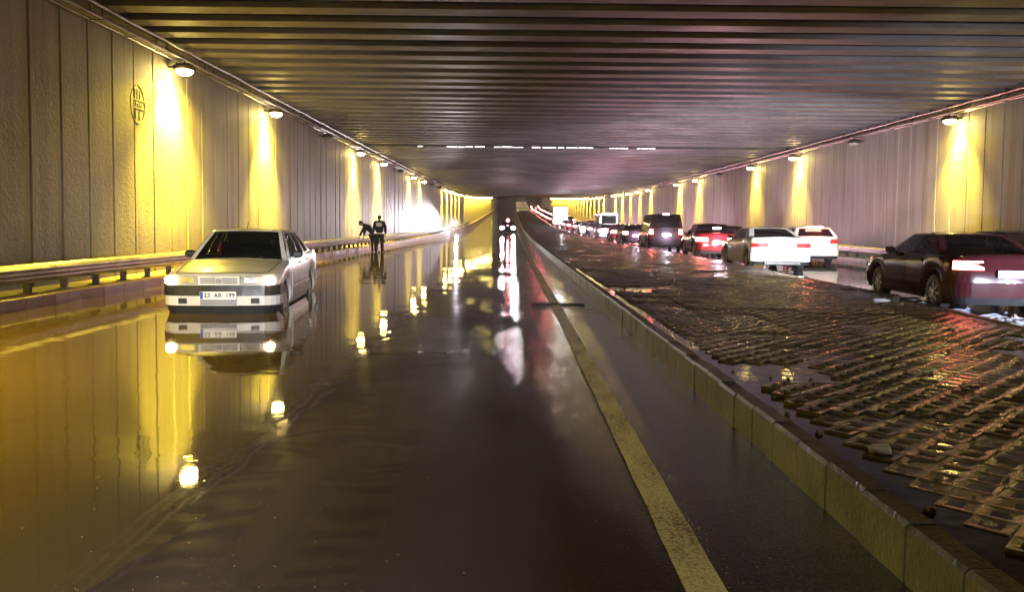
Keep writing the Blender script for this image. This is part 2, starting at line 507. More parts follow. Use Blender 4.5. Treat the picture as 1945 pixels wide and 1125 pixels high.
# ---- kerb beside the near road: single kerb stones
def kerb_run(name, mat, x_face, x_back, z0, z1, y0, y1, step, y_far, kind_label, gap=.014, xf=None, chamfer=.018, ):
    root = empty(name, (0, 0, 0)); root['kind'] = 'structure'
    s = 1 if x_back > x_face else -1
    w = abs(x_back - x_face)
    def stone(L):
        c = chamfer
        a, b = -L/2 + gap/2, L/2 - gap/2
        m = MB(); prof = [(0, z0), (0, z1 - c), (c, z1), (w - .012, z1 + .001), (w, z1 - .012), (w, z0)]
        vs = [(s*px, y, pz) for y in (a, b) for px, pz in prof]
        n = len(prof); fs = [tuple(range(n)), tuple(range(2*n-1, n-1, -1))]
        for i in range(n): j = (i+1) % n; fs.append((i, j, n+j, n+i))
        return m.add(vs, fs)
    metas = [stone(step).mesh("kerb_stone", mat) for _ in range(1)]
    y = y0
    while y < y1:
        yc = y + step/2
        X = xf(yc) if xf else x_face
        rz = 0
        if xf: rz = -math.atan2(xf(yc+.3) - xf(yc-.3), .6)
        o = link_mesh("kerb_stone", metas[0], root, (X + random.uniform(-.004, .004), yc, rise(yc) + random.uniform(-.004, .004)), (random.uniform(-.004, .004), random.uniform(-.006, .006), rz))
        y += step
    m = MB()
    while y < y_far:
        L = step*8 if y > 60 else step*2
        yc = y + L/2; X = xf(yc) if xf else x_face
        sl = (rise(y+L) - rise(y))
        for (ya, yb) in ((y+gap/2, y+L-gap/2),):
            X0 = xf(ya) if xf else x_face; X1 = xf(yb) if xf else x_face
            pts = []
            for yy, XX in ((ya, X0), (yb, X1)):
                pts += [(XX, yy, z0+rise(yy)), (XX+s*w, yy, z0+rise(yy)), (XX+s*w, yy, z1+rise(yy)), (XX, yy, z1+rise(yy))]
            m.add(pts, [(0,1,2,3), (7,6,5,4), (0,4,5,1), (1,5,6,2), (2,6,7,3), (3,7,4,0)])
        y += L
    o = m.build("distant_kerb_stones", mat, root); o['kind'] = 'stuff'
    # bed of mortar behind the joints so the joints read dark
    mb = MB()
    yy = y0
    while yy < min(y1, 60):
        X0 = xf(yy) if xf else x_face; X1 = xf(yy+2) if xf else x_face
        i = .007*s
        mb.add([(X0+i, yy, z0), (X0+s*w-i, yy, z0), (X0+s*w-i, yy, z1-.03), (X0+i, yy, z1-.03), (X1+i, yy+2, z0), (X1+s*w-i, yy+2, z0), (X1+s*w-i, yy+2, z1-.03), (X1+i, yy+2, z1-.03)],
               [(0,1,2,3), (7,6,5,4), (0,4,5,1), (1,5,6,2), (2,6,7,3), (3,7,4,0)])
        yy += 2
    mb.build("mortar_bed", M['darksteel'], root)
    return root

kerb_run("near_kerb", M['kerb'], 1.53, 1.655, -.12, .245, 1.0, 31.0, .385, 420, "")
kerb_run("left_kerb", M['redkerb'], XL, XL - .16, -.3, .20, 8.0, 40.0, .75, 420, "")
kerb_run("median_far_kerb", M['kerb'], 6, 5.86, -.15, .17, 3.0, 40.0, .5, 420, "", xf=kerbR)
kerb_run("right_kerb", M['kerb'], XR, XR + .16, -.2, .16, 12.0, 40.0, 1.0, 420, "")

# ledges between kerb and wall
sheet("left_ledge", [WL - .05, XL - .15], YS, lambda x, y: .19 + rise(y) + .004*hash2(x, y, 3), M['ledge'])
sheet("right_ledge", [XR + .15, WR + .05], YS, lambda x, y: .15 + rise(y), M['ledge'])

# ---- median: mud, puddles and lattice pavers
def mud_z(x, y):
    k = kerbR(y)
    big = hash2(x, y*.7, .45)
    g_ = .154 + .009*hash2(x, y, 2.4) + (.045*max(0, big - .30) - .02*max(0, -big - .30))*min(1, max(0, (y - 5)/2))
    if y > 14: g_ += .03*min(1, (y-14)/10)*hash2(x, y, .55)
    if y < 60: g_ += .005*hash2(x*1.3, y*2.2, 9)
    edge = min(1, max(0, (x-1.66)/.32))
    if y < 22: g_ = g_*edge + (.128 + .008*math.sin(y*23 + 1.5*hash2(x, y, 3)) + .006*hash2(x, y, 5))*(1-edge)
    if y > 17: g_ += .035*min(1, (y-17)/8)
    return min(g_, .235) + rise(y)
ym = [-6 + .5*i for i in range(14)] + [1 + .07*i for i in range(270)] + [19.9 + .25*i for i in range(160)] + [60 + 4*i for i in range(90)]
sheet("median_ground", [(lambda t: (lambda y: 1.655 + (kerbR(y) - .125 - 1.655)*t))(t/46) for t in range(47)], ym, mud_z, M['mud'])
sheet("median_puddle_water", [1.66, 3, lambda y: kerbR(y) - .13], [-6 + 2*i for i in range(26)], lambda x, y: .1565, M['puddle'])

def lattice_block(cx=3, cy=4, h=.12, r=.065, th=.075):
    """block of diamond-shaped rings that tile: ribs run both ways at 45 degrees, the outline is toothed"""
    m = MB(); k = .97
    W, H = (cx - .5 + .5)*2*h, cy*h
    for j in range(cy):
        for i in range(cx):
            ox = (i - (cx-1)/2)*2*h + (h/2 if j % 2 else -h/2)
            oy = (j - (cy-1)/2)*h
            D = ((0, -1), (1, 0), (0, 1), (-1, 0))
            vs = []
            for z, q in ((th, h), (th, r), (0, h), (0, r*.92)):
                for dx_, dy_ in D:
                    x, y = (ox + dx_*q)*k, (oy + dy_*q)*k
                    vs.append((x, y, z - (.006 if z > 0 and q == r else 0)))
            fs = []
            for a in range(4):
                b = (a+1) % 4
                fs += [(a, b, 4+b, 4+a), (4+a, 4+b, 12+b, 12+a)]
                # outer wall only where no neighbour ring stands
                ni, nj = {0: (i + (0 if j % 2 == 0 else 1), j-1), 1: (i + (0 if j % 2 == 0 else 1), j+1), 2: (i - (1 if j % 2 == 0 else 0), j+1), 3: (i - (1 if j % 2 == 0 else 0), j-1)}[a]
                if not (0 <= ni < cx and 0 <= nj < cy): fs.append((a, 8+a, 8+b, b))
            m.add(vs, fs)
    me = m.mesh("paver", M['paver'])
    bm = bmesh.new(); bm.from_mesh(me); bmesh.ops.remove_doubles(bm, verts=bm.verts, dist=.0005); bm.to_mesh(me); bm.free()
    return me

median = empty("lattice_paving", (0, 0, 0))
median['kind'] = 'structure'
PX, PY = .72, .48
pm = [lattice_block()]
far_me = MB(); nblk = 0
y = 2.35; row = 0
base_v = [tuple(v.co) for v in pm[0].vertices]; base_f = [tuple(p.vertices) for p in pm[0].polygons]
while y < 24:
    x = 1.93
    while x + PX/2 < kerbR(y) - .16:
        cxp = x + PX/2
        z = .098 + random.uniform(-.007, .007) + .022*hash2(cxp, y, .5)
        rx, ry, rz = random.gauss(0, .008), random.gauss(0, .008), random.gauss(0, .01)
        sink = hash2(cxp + 40, y, .35)
        if sink < -.33 and y > 6: z -= .05
        if nblk < 292 and y < 16:
            link_mesh("paver", pm[0], median, (cxp, y, z), (rx, ry, rz)); nblk += 1
        else:
            rot = Matrix.Translation((cxp, y, z)) @ Matrix.Rotation(rz, 4, 'Z') @ Matrix.Rotation(rx, 4, 'X')
            far_me.add([rot @ Vector(v) for v in base_v], base_f)
        x += PX
    y += PY; row += 1
rub = MB()
for _ in range(420):
    y = 2.6 + 22*random.random()**1.3; x = random.uniform(1.75, kerbR(y) - .25); r_ = random.uniform(.008, .028)*(1 + .03*y)
    z = max(.165, mud_z(x, y)); a = random.random()*6.28
    ring = [(x + r_*random.uniform(.7, 1.2)*math.cos(a + k*1.257), y + r_*random.uniform(.7, 1.2)*math.sin(a + k*1.257), z - .006) for k in range(5)]
    rub.add(ring + [(q[0]*.6 + x*.4, q[1]*.6 + y*.4, z + r_*random.uniform(.3, .7)) for q in ring] , [(k, (k+1) % 5, 5 + (k+1) % 5, 5 + k) for k in range(5)] + [(5, 6, 7, 8, 9)])
o = rub.build("rubble", M['paver'], median); o['kind'] = 'stuff'
o = far_me.build("distant_pavers", M['paver'], median); o['kind'] = 'stuff'
grass_strip = sheet("median_grass_base", [lambda y: 2.6, lambda y: kerbR(y) - .5], [84 + 6*i for i in range(40)], lambda x, y: .25 + rise(y), plain("dark_grass_soil", (.03, .05, .018), .9, nz=.5, scale=2))

# ---- grit washed onto the crown of the road, wet and glinting
gritb = MB()
for _ in range(520):
    y = 2.3 + 12*random.random()**1.6
    x = random.gauss(-1.15 - .04*y + .35*math.sin(y*.9), .42 + .02*y)
    if random.random() < .06: x = random.uniform(-3, 1.4)
    r_ = random.uniform(.0015, .0042)*(1 + .04*y); z = max(0, road_left_z(x, y))
    a = random.random()*6.28; c_, s_ = math.cos(a)*r_, math.sin(a)*r_
    gritb.add([(x + c_, y + s_, z), (x - s_, y + c_, z), (x - c_, y - s_, z), (x + s_, y - c_, z), (x + random.uniform(-.3, .3)*r_, y, z + r_*random.uniform(.6, 1.1))], [(0,1,4), (1,2,4), (2,3,4), (3,0,4)])
o = gritb.build("grit", M['gritstone'], None, 80); o['kind'] = 'stuff'

# ---- ceiling: precast beams under a dark deck
ceil = empty("tunnel_ceiling", (0, 0, 0)); tag(ceil, "dark ribbed underpass ceiling of crosswise concrete beams over both roads", "ceiling")
def beam_mb(x0, x1):
    # I beam with a broad lower flange, length along X
    prof = [(-.24, 0), (-.25, .012), (-.25, .11), (-.10, .19), (-.10, .52), (.10, .52), (.10, .19), (.25, .11), (.25, .012), (.24, 0)]
    n = len(prof)
    vs = [(x, py, pz) for x in (x0, x1) for py, pz in prof]
    fs = [tuple(range(n)), tuple(range(2*n-1, n-1, -1))]
    for i in range(n): j = (i+1) % n; fs.append((i, j, n+j, n+i))
    return vs, fs
bvs, bfs = beam_mb(WL + .16, WR - .16)
beam_me = MB().add(bvs, bfs).mesh("ceiling_beam", M['beam'])
y = -9.6; BP = 1.052
skip_joint = 42.2
far_b = MB()
while y < 300:
    if abs(y - skip_joint) > .6:
        zz = HC + rise(y)
        if y < 64:
            link_mesh("ceiling_beam", beam_me, ceil, (0, y, zz + random.uniform(-.008, .008)), (0, random.uniform(-.0006, .0006), 0))
        else:
            sl = math.atan2(rise(y+.5) - rise(y-.5), 1)
            far_b.add([(v[0], y + v[1], zz + v[2] + v[1]*math.tan(sl)) for v in bvs], bfs)
    y += BP
o = far_b.build("distant_ceiling_beams", M['beam'], ceil); o['kind'] = 'stuff'
def slab(name, x0, x1, y0, y1, z0, z1, mat, parent, step=8):
    m = MB(); ys = []
    y = y0
    while y < y1: ys.append(y); y += step
    ys.append(y1)
    vs = [];
    for y in ys: vs += [(x0, y, z0+rise(y)), (x1, y, z0+rise(y)), (x1, y, z1+rise(y)), (x0, y, z1+rise(y))]
    fs = [(0,1,2,3), tuple(4*(len(ys)-1)+i for i in (3,2,1,0))]
    for i in range(len(ys)-1):
        for k in range(4):
            j = (k+1) % 4; fs.append((4*i+k, 4*i+j, 4*i+4+j, 4*i+4+k))
    return m.add(vs, fs).build(name, mat, parent)
slab("deck_slab", WL - .5, WR + .5, -12, skip_joint - .35, HC + .525, HC + .9, M['deck'], ceil)
slab("deck_slab", WL - .5, WR + .5, skip_joint + .35, 300.5, HC + .525, HC + .9, M['deck'], ceil)
slab("edge_girder", WL + .02, WL + .155, -12, 300, HC - .02, HC + .5, M['beam'], ceil)
slab("edge_girder", WR - .155, WR - .02, -12, 300, HC - .02, HC + .5, M['darksteel'], ceil)
# expansion joint: glowing strips stand in for street light leaking through
jt = empty("expansion_joint", (0, skip_joint, HC + .06)); tag(jt, "long broken line of glowing strips crossing the ceiling at an expansion joint", "joint")
jx = -5.2
while jx < 14:
    wv = random.uniform(.08, .7); lit = jx < 7.5 and random.random() < .8
    if lit: MB().box(jx, jx + wv, .30, .31, -.055, random.uniform(-.048, -.02)).build("glow_strip", M['joint'], jt)
    jx += wv + random.choice((.03, .04, .06, .1, .15, .9))
MB().box(WL + .2, WR - .2, .312, .40, -.05, .20).build("joint_cover", M['deck'], jt)

# ---- walls: cast panels with open joints
def wall(side, label, y_parts, y_end):
    root = empty("tunnel_wall", (0, 0, 0)); tag(root, label, "wall")
    X = WL if side < 0 else WR
    s = -side                      # inward direction
    PW = .93
    def panel(w, h=5.66):
        m = MB(); c = .022; gp = .022
        a, b = -w/2 + gp/2, w/2 - gp/2
        # chamfered slab: front at x=0, back at x=-.2*s
        vs = [(-.2*s, a, -.35), (-.2*s, b, -.35), (-.2*s, b, h), (-.2*s, a, h), (-c*s, a, -.35), (-c*s, b, -.35), (-c*s, b, h), (-c*s, a, h),
              (0, a+c, -.35), (0, b-c, -.35), (0, b-c, h), (0, a+c, h)]
        fs = [(0,1,2,3), (4,5,9,8), (5,6,10,9), (6,7,11,10), (7,4,8,11), (8,9,10,11), (0,4,5,1), (1,5,6,2), (2,6,7,3), (3,7,4,0)]
        return m.add(vs, fs)
    pme = panel(PW).mesh("wall_panel", M['wall'])
    y = -9.3 + (.07 if side < 0 else .3)
    pv = panel(PW); far = MB()
    while y < y_end:
        off = random.uniform(-.006, .006)
        if 4 < y < y_parts:
            link_mesh("wall_panel", pme, root, (X + off, y, 0), (0, 0, random.uniform(-.004, .004)))
        else:
            zz = rise(y)
            far.add([(v[0] + X + off, v[1] + y, v[2] + zz) for v in pv.v], pv.f)
        y += PW
    o = far.build("distant_wall_panels", M['wall'], root); o['kind'] = 'stuff'
    slab("backing_wall", X - s*.9, X - s*.19, -12, y_end, -.5, 6.4, M['deck'], root)
    return root
wall(-1, "left concrete wall of vertical patterned panels, washed yellow by lamps behind the white car", 46, 420)
wall(1, "right concrete wall of vertical patterned panels beyond the queue of cars", 52, 420)

# end wall behind the camera keeps the street open; embossed round emblems on both walls
def emblem(side, y, z, lab):
    X = WL if side < 0 else WR
    s = -side
    e = empty("wall_emblem", (X, y, z)); tag(e, lab, "emblem")
    m = MB(); n = 40
    pts = [(s*.003, .33*math.cos(2*math.pi*i/n), .42*math.sin(2*math.pi*i/n)) for i in range(n+1)]
    m.tube(pts, .008, 6, False); m.build("ring", M['wall'], e)
    for zz in (.09, -.09): MB().box(*sorted((0, s*.009)), -.31, .31, zz - .012, zz + .012).build("band", M['wall'], e)
    for k in range(5): MB().box(*sorted((0, s*.008)), -.2 + .09*k, -.165 + .09*k, -.045, .045 if k % 2 else .02).build("raised_mark", M['wall'], e)
    for yy in (-.12, 0, .12): MB().box(*sorted((0, s*.008)), yy - .012, yy + .012, .13, .33).build("bar", M['wall'], e)
    for yy in (-.09, .09): MB().box(*sorted((0, s*.008)), yy - .012, yy + .012, -.33, -.13).build("bar", M['wall'], e)
emblem(-1, 17.45, 3.98, "embossed oval emblem on the left wall just before the first lit lamp")
emblem(1, 26.3, 4.05, "embossed oval emblem on the right wall under the nearest lit lamp")

# cable trays and conduits along the tops of both walls
def tray(side, lab):
    X = WL if side < 0 else WR
    s = -side
    root = empty("cable_tray", (X + s*.3, 0, 5.28)); tag(root, lab, "cable tray")
    def run(name, dx, dz, r, mat):
        pts = [(dx*s, y, dz + rise(y) + .012*math.sin(y*1.7 + dx*9)) for y in [-8 + 1.5*i for i in range(50)] + [70 + 8*i for i in range(29)]]
        MB().tube(pts, r, 6).build(name, mat, root)
    for dx, dz in ((-.13, 0), (.13, 0)): run("side_rail", dx, dz, .022, M['steel'])
    for dx, dz in ((-.07, .03), (-.02, .035), (.04, .03)): run("cable", dx, dz, .016, M['cable'])
    run("conduit", .25, .16, .028, M['steel'])
    for k in range(40):
        y = 4 + 1.4*k
        MB().box(-.15, .15, y - .015, y + .015, -.02, -.006).build("rung", M['darksteel'], root)
    for k in range(22):
        y = 4 + 2.8*k
        for q in (-.12, .12): MB().tube([(q, y, 0), (q, y, .30)], .012, 5).build("hanger", M['darksteel'], root)
tray(-1, "cable tray with conduits running along the top of the left wall")
tray(1, "cable tray with conduits running along the top of the right wall")

# ---- wall lamps
lamp_h = MB()
lamp_h.cbox((0, 0, .05), (.44, .34, .12), .025)
lamp_h.box(-.16, .16, -.12, .12, .10, .15)
lamp_hm = lamp_h.mesh("housing", M['darksteel'])
lens_me = {True: MB().lathe([(-.115, .0), (-.115, .09), (-.09, .15), (-.035, .195), (.0, .20)], 16, 'Z').mesh("lens", M['lamp'], 40), False: MB().lathe([(-.115, .0), (-.115, .09), (-.09, .15), (-.035, .195), (.0, .20)], 16, 'Z').mesh("lens", M['lamp_off'], 40)}
ORD = "first second third fourth fifth sixth seventh eighth ninth tenth eleventh twelfth".split()
def spot(name, loc, target, power, col, size, blend, radius, parent=None):
    l = bpy.data.lights.new(name, 'SPOT'); l.energy = power; l.color = col; l.spot_size = R(size); l.spot_blend = blend
    l.shadow_soft_size = radius
    o = bpy.data.objects.new(name, l); COL.objects.link(o)
    o.location = loc
    o.rotation_euler = (Vector(target) - Vector(loc)).to_track_quat('-Z', 'Y').to_euler()
    if parent: o.parent = parent
    return o
def wall_lamp(side, y, lit, label, group, power=1.0):
    s = -side
    X = WL + .40 if side < 0 else WR - .40
    z = 5.04 + rise(y)
    root = empty("wall_lamp", (X, y, z)); tag(root, label, "lamp", group)
    link_mesh("housing", lamp_hm, root)
    link_mesh("lens", lens_me[lit], root)
    MB().box(*sorted((-s*.40, -s*.18)), -.03, .03, .06, .10).tube([(0, 0, .14), (0, 0, .22)], .02, 6).build("bracket", M['darksteel'], root)
    if lit:
        spot("lamp_beam", (0, 0, -.17), (-s*.25, 0, -1), LAMP_POWER*power*random.uniform(.85, 1.15), LAMP_COL, 96 if y < 24 else 84, 1.0, .07, root)
        if y < 75: spot("lamp_spill", (0, 0, -.17), (-s*.15, 0, -1), LAMP_POWER*power*(.11 if 15 < y < 20 and side < 0 else .05 if y > 15 else .30), LAMP_COL, 158, .6, .09, root)
k = 0; nl = nr = 0; offl = (11.7, 33.6, 55.5, 77.4, 84.7, 128.5); offr = (33.6, 55.5, 77.4, 121.2)
for i in range(-2, 39):
    y = 19 + 7.3*i
    near = lambda lst: any(abs(y - q) < .3 for q in lst)
    if y > 15 or i == -2:
        lit = not near(offl)
        if i == -2: lab = 'lit lamp at the left wall close to the viewpoint'
        elif lit:
            lab = f"{ORD[nl]} lit yellow lamp from the camera along the left wall" if nl < 12 else "small far lit lamp crowded near the end of the left wall"
            nl += 1
        else: lab = "unlit lamp on the left wall, " + {33: "behind the second lit lamp", 55: "behind the fourth lit lamp", 77: "first past the sixth lit lamp", 84: "second past the sixth lit lamp", 128: "far down the row"}[int(y)]
        wall_lamp(-1, y, lit, lab, "lamps along the left wall")
    if y > 3:
        lit = not near(offr)
        if lit:
            if y < 20: lab = 'lit lamp on the right wall ' + ('beside the maroon saloon' if y > 15 else 'beside the silver saloon' if y < 8 else 'between the maroon and silver saloons')
            else:
                lab = f"{ORD[nr]} lit yellow lamp in view along the right wall" if nr < 12 else "small far lit lamp in the crowded last stretch of the right wall"
                nr += 1
        else: lab = "unlit lamp on the right wall, " + {33: "behind the nearest lit lamp", 55: "behind the third lit lamp", 77: "past the fifth lit lamp", 121: "far down the row"}[int(y)]
        wall_lamp(1, y, lit, lab, "lamps along the right wall", .45 if y < 100 else 1)

# ---- guard rails
def guard_rail(side, X, lab, zbase, y0, y1):
    s = -side
    root = empty("guard_rail", (X, 0, zbase)); tag(root, lab, "guard rail")
    prof = [(-.01, .0), (.035, .03), (.075, .075), (.075, .095), (.02, .135), (.02, .165), (.075, .205), (.075, .225), (.035, .27), (-.01, .30), (-.018, .30), (.027, .268), (.066, .22), (.01, .165), (.01, .135), (.066, .08), (.027, .035), (-.018, 0)]
    n = len(prof)
    ys = [y0 + 2*i for i in range(int((70-y0)/2))] + [70 + 8*i for i in range(43)]
    vs = [(s*px, y, .18 + pz + rise(y)) for y in ys for px, pz in prof]
    fs = []
    for i in range(len(ys)-1):
        for j in range(n):
            q = (j+1) % n; fs.append((i*n+j, i*n+q, (i+1)*n+q, (i+1)*n+j))
    MB().add(vs, fs).build("rail_beam", M['steel'], root)
    pme = MB().box(-.055, .055, -.03, .03, -.02, .45).box(-.10, .10, -.09, .09, -.01, .012).mesh("post", M['darksteel'])
    far = MB(); y = y0 + .7
    while y < 400:
        if y < 52: link_mesh("post", pme, root, (-s*.08, y, 0), (0, random.uniform(-.03, .03), random.uniform(-.1, .1)))
        else: far.box(-s*.08 - .05, -s*.08 + .05, y - .03, y + .03, -.02 + rise(y), .44 + rise(y))
        y += 1.02 if y < 140 else 4
    o = far.build("distant_posts", M['darksteel'], root); o['kind'] = 'stuff'
guard_rail(-1, -7.68, "long steel guard rail on short posts along the left wall", .19, 8.6, 52)
guard_rail(1, 14.5, "long steel guard rail on short posts along the right wall", .15, 12.6, 52)

# ------------------------------------------------------------------ cars
def outline(L, W, rc, ry, bowf, bowr, ysides):
    """half outline, front centre to rear centre, on x >= 0"""
    pts = []
    h = L/2
    for t in (0, .3, .6, .85, 1.0):
        x = (W/2 - rc)*t
        pts.append((x, h - bowf*(x/(W/2))**2))
    yb = h - bowf*((W/2-rc)/(W/2))**2
    for a in (18, 36, 54, 72):
        pts.append((W/2 - rc + rc*math.sin(R(a)), yb - ry + ry*math.cos(R(a))))
    for y in ysides: 
        if -h + ry + .02 < y < yb - ry - .02: pts.append((W/2, y))
    yr = -h + bowr*((W/2-rc)/(W/2))**2
    for a in (72, 54, 36, 18):
        pts.append((W/2 - rc + rc*math.sin(R(a)), yr + ry - ry*math.cos(R(a))))
    for t in (1.0, .85, .6, .3, 0):
        x = (W/2 - rc)*t
        pts.append((x, -h + bowr*(x/(W/2))**2))
    return pts

def lerp_prof(prof, y):
    for (a, b), (c, d) in zip(prof, prof[1:]):
        if y <= c: return b + (d-b)*(y-a)/max(1e-6, c-a)
    return prof[-1][1]

def make_car(p):
    """p: dict of proportions. Returns the root Empty at the ground under the car; +Y is forwards."""
    L, W, H = p['L'], p['W'], p['H']
    root = empty(p.get('name', 'car'))
    rt = p.get('r', .30); ra = rt + .055
    yf, yr = p['yf'], p['yr']
    rc, ry = p.get('rc', .28), p.get('ry', .22)
    tall = p.get('inset', [.05, .012, 0, 0, .012, .045])
    lv = [0, .14, .45, .74, .92, 1.0]
    deck = p['deck']
    ys = []
    for yw in (yf, yr):
        for k in range(0, 13): ys.append(yw + ra*math.cos(math.pi*k/12))
        ys += [yw + ra + .004, yw - ra - .004]
    ys += [yf - .5, (yf+yr)/2 + .3, (yf+yr)/2, (yf+yr)/2 - .4, p['g'][0], p['g'][3], yf + ra + .1, yr - ra - .1]
    ys = sorted(set(round(v, 4) for v in ys), reverse=True)
    o = outline(L, W, rc, ry, p.get('bowf', .10), p.get('bowr', .06), ys)
    zc = p.get('clear', .19)
    def zb(x, y):
        if x < W/2 - rc - .01: return zc + .02
        for yw in (yf, yr):
            d = abs(y - yw)
            if d < ra + .001: return max(zc, rt + math.sqrt(max(0, ra*ra - d*d)))
        return zc
    n = len(o)
    def nrm(i):
        a = Vector((*o[max(0, i-1)], 0)); b = Vector((*o[min(n-1, i+1)], 0))
        t = (b - a)
        v = Vector((-t.y, t.x, 0)); 
        if v.length < 1e-9: v = Vector((1, 0, 0))
        v.normalize()
        if v.dot(Vector((o[i][0], o[i][1]*.35, 0))) < 0: v = -v
        return v
    nr = [nrm(i) for i in range(n)]
    nr[0] = Vector((0, 1, 0)); nr[-1] = Vector((0, -1, 0))
    slope_f, slope_r = p.get('rake_f', .05), p.get('rake_r', .05)
    def pt(i, f, off=0.0, zt=None):
        """surface point on the outline sample i at height fraction f"""
        x, y = o[i]
        zt = lerp_prof(deck, y) if zt is None else zt
        b0 = zb(x, y)
        z = b0 + (zt - b0)*f
        ins = 0
        for (fa, ia), (fb, ib) in zip(list(zip(lv, tall)), list(zip(lv, tall))[1:]):
            if fa <= f <= fb + 1e-9: ins = ia + (ib - ia)*(f-fa)/(fb-fa); break
        v = Vector((x, y, z)) + nr[i]*(off - ins)
        ef = max(0, (y - (L/2 - ry - .1))/(ry + .1)); er = max(0, (-y - (L/2 - ry - .1))/(ry + .1))
        zz = (z - .5)
        v.y -= slope_f*min(1, ef)*max(0, zz)*2; v.y += slope_r*min(1, er)*max(0, zz)*2
        return v
    vs, fs = [], []
    for i in range(n):
        for f in lv: vs.append(pt(i, f))
    m_ = len(lv)
    gy0, gy1 = p['g'][0] - .03, p['g'][3] + .03
    for i in range(n-1):
        for k in range(m_-1): fs.append((i*m_+k, (i+1)*m_+k, (i+1)*m_+k+1, i*m_+k+1))
    # deck columns
    fr = [1, .86, .5, 0]; cr = p.get('crown', .045)
    base = len(vs)
    for i in range(n):
        t = vs[i*m_ + m_-1]
        for q in fr[1:]:
            vs.append(Vector((t[0]*q, t[1], t[2] + cr*(1 - q*q)*min(1, t[0]/(W*.3)))))
    def dk(i, c): return i*m_ + m_-1 if c == 0 else base + i*3 + c - 1
    for i in range(n-1):
        ym_ = (o[i][1] + o[i+1][1])/2
        if gy1 < ym_ < gy0 and p.get('open', True): continue
        for c in range(3): fs.append((dk(i, c), dk(i+1, c), dk(i+1, c+1), dk(i, c+1)))
    mm = MB().add(vs, fs)
    mm.add([(-v[0], v[1], v[2]) for v in vs], [tuple(reversed(f)) for f in fs])
    me = mm.mesh("body", p['paint'])
    bm = bmesh.new(); bm.from_mesh(me); bmesh.ops.remove_doubles(bm, verts=bm.verts, dist=.0008)
    bmesh.ops.recalc_face_normals(bm, faces=bm.faces); bm.to_mesh(me); bm.free()
    for q in me.polygons: q.use_smooth = True
    me.set_sharp_from_angle(angle=R(38))
    body = link_mesh("body", me, root)
    # strips that wrap the outline
    def path_samples(x_from, x_to, end, side):
        """indices of outline from |x|>=x_from at an end round to y reach x_to (metres from the end)"""
        idx = range(n) if end > 0 else range(n-1, -1, -1)
        out = []
        for i in idx:
            x, y = o[i]
            if x >= x_from - 1e-4 and abs(y - end*L/2) <= x_to and y*end > 0: out.append(i)
        return out
    def strip(name, mat, x_from, reach, z0, z1, end, side, off=.012, both=False, parent=root, thick=.02):
        ids = path_samples(x_from, reach, end, side)
        if len(ids) < 2: return None
        m2 = MB()
        def ring(i, sgn, xov=None):
            x, y = o[i]
            b0, zt = zb(x, y), lerp_prof(deck, y)
            r_ = []
            for z, of in ((z0, off), (z1, off), (z1, -thick), (z0, -thick)):
                f = max(0, min(1, (z - b0)/max(.05, zt - b0)))
                v = pt(i, f, of); v.z = z
                if xov is not None: v.x = xov
                r_.append((v.x*sgn, v.y, v.z))
            return r_
        rings = []
        first = ids[0]
        if both:
            rings = [ring(i, -1) for i in reversed(ids[1:] if o[first][0] < .001 else ids)] + [ring(i, 1) for i in ids]
        else:
            rings = ([ring(first, side, x_from)] if o[first][0] > x_from + .01 else []) + [ring(i, side) for i in ids]
        vv = [q for r_ in rings for q in r_]; ff = [(0,1,2,3), tuple(4*(len(rings)-1) + q for q in (3,2,1,0))]
        for a in range(len(rings)-1):
            for k in range(4):
                j = (k+1) % 4; ff.append((4*a+k, 4*a+j, 4*a+4+j, 4*a+4+k))
        return m2.add(vv, ff).build(name, mat, parent)
    for s in p.get('strips', []): strip(*s[:-1], **s[-1])
    # greenhouse
    g0, g1, g2, g3 = p['g']          # windscreen base, roof front, roof rear, rear glass base (y)
    zb0, zb3 = lerp_prof(deck, g0) - .01, lerp_prof(deck, g3) - .01
    wb, wr = W/2 - .055, W/2 - p.get('tumble', .24)
    zr = H - .045
    A = Vector
    def face(c00, c10, c11, c01, us, v0, v1, bow, nvec, name, nseg=4):
        """bilinear patch with window holes us=[(u0,u1),...]; frame to gh, panes to gl"""
        cols = [0.0]
        kinds = []
        for (a, b) in us:
            kinds.append('p'); cols.append(a)
            for q in range(1, nseg+1): kinds.append('w'); cols.append(a + (b-a)*q/nseg)
        kinds.append('p'); cols.append(1.0)
        rows = [0, v0, (v0+v1)/2, v1, 1]
        def P(u, v, d=0):
            q = c00*(1-u)*(1-v) + c10*u*(1-v) + c11*u*v + c01*(1-u)*v
            k = 4*bow*u*(1-u)*(1) 
            return q + nvec*(k*(1 - .35*v) + p.get('vbow', .02)*4*v*(1-v) + d)
        fv, ff, pv, pf = [], [], [], []
        nc = len(cols)
        for v in rows:
            for u in cols: fv.append(P(u, v)); pv.append(P(u, v, -.008))
        for j in range(4):
            for i in range(nc-1):
                q = (j*nc+i, j*nc+i+1, (j+1)*nc+i+1, (j+1)*nc+i)
                if kinds[i] == 'w' and 0 < j < 3: pf.append(q)
                else: ff.append(q)
        # gather panes per window
        return fv, ff, pv, pf
    GH = MB(); parts = []
    up = A((0, 0, 1))
    fbow, sbow = p.get('fbow', .07), .015
    nf = A((0, 1, .5)).normalized(); nb = A((0, -1, .5)).normalized()
    mr, mf = p.get('mrow', (.06, .90)), p.get('mcol', .05)
    W1 = face(A((-wb, g0, zb0)), A((wb, g0, zb0)), A((wr, g1, zr)), A((-wr, g1, zr)), [(mf, 1-mf)], .03, .95, fbow, nf, 'windscreen', 8)
    W2 = face(A((wb, g3, zb3)), A((-wb, g3, zb3)), A((-wr, g2, zr)), A((wr, g2, zr)), [(p.get('rmf', mf+.03), 1-p.get('rmf', mf+.03))], .08, p.get('rtop', .90), p.get('rbow', .05), nb, 'rear_window', 8)
    side_w = p['side']
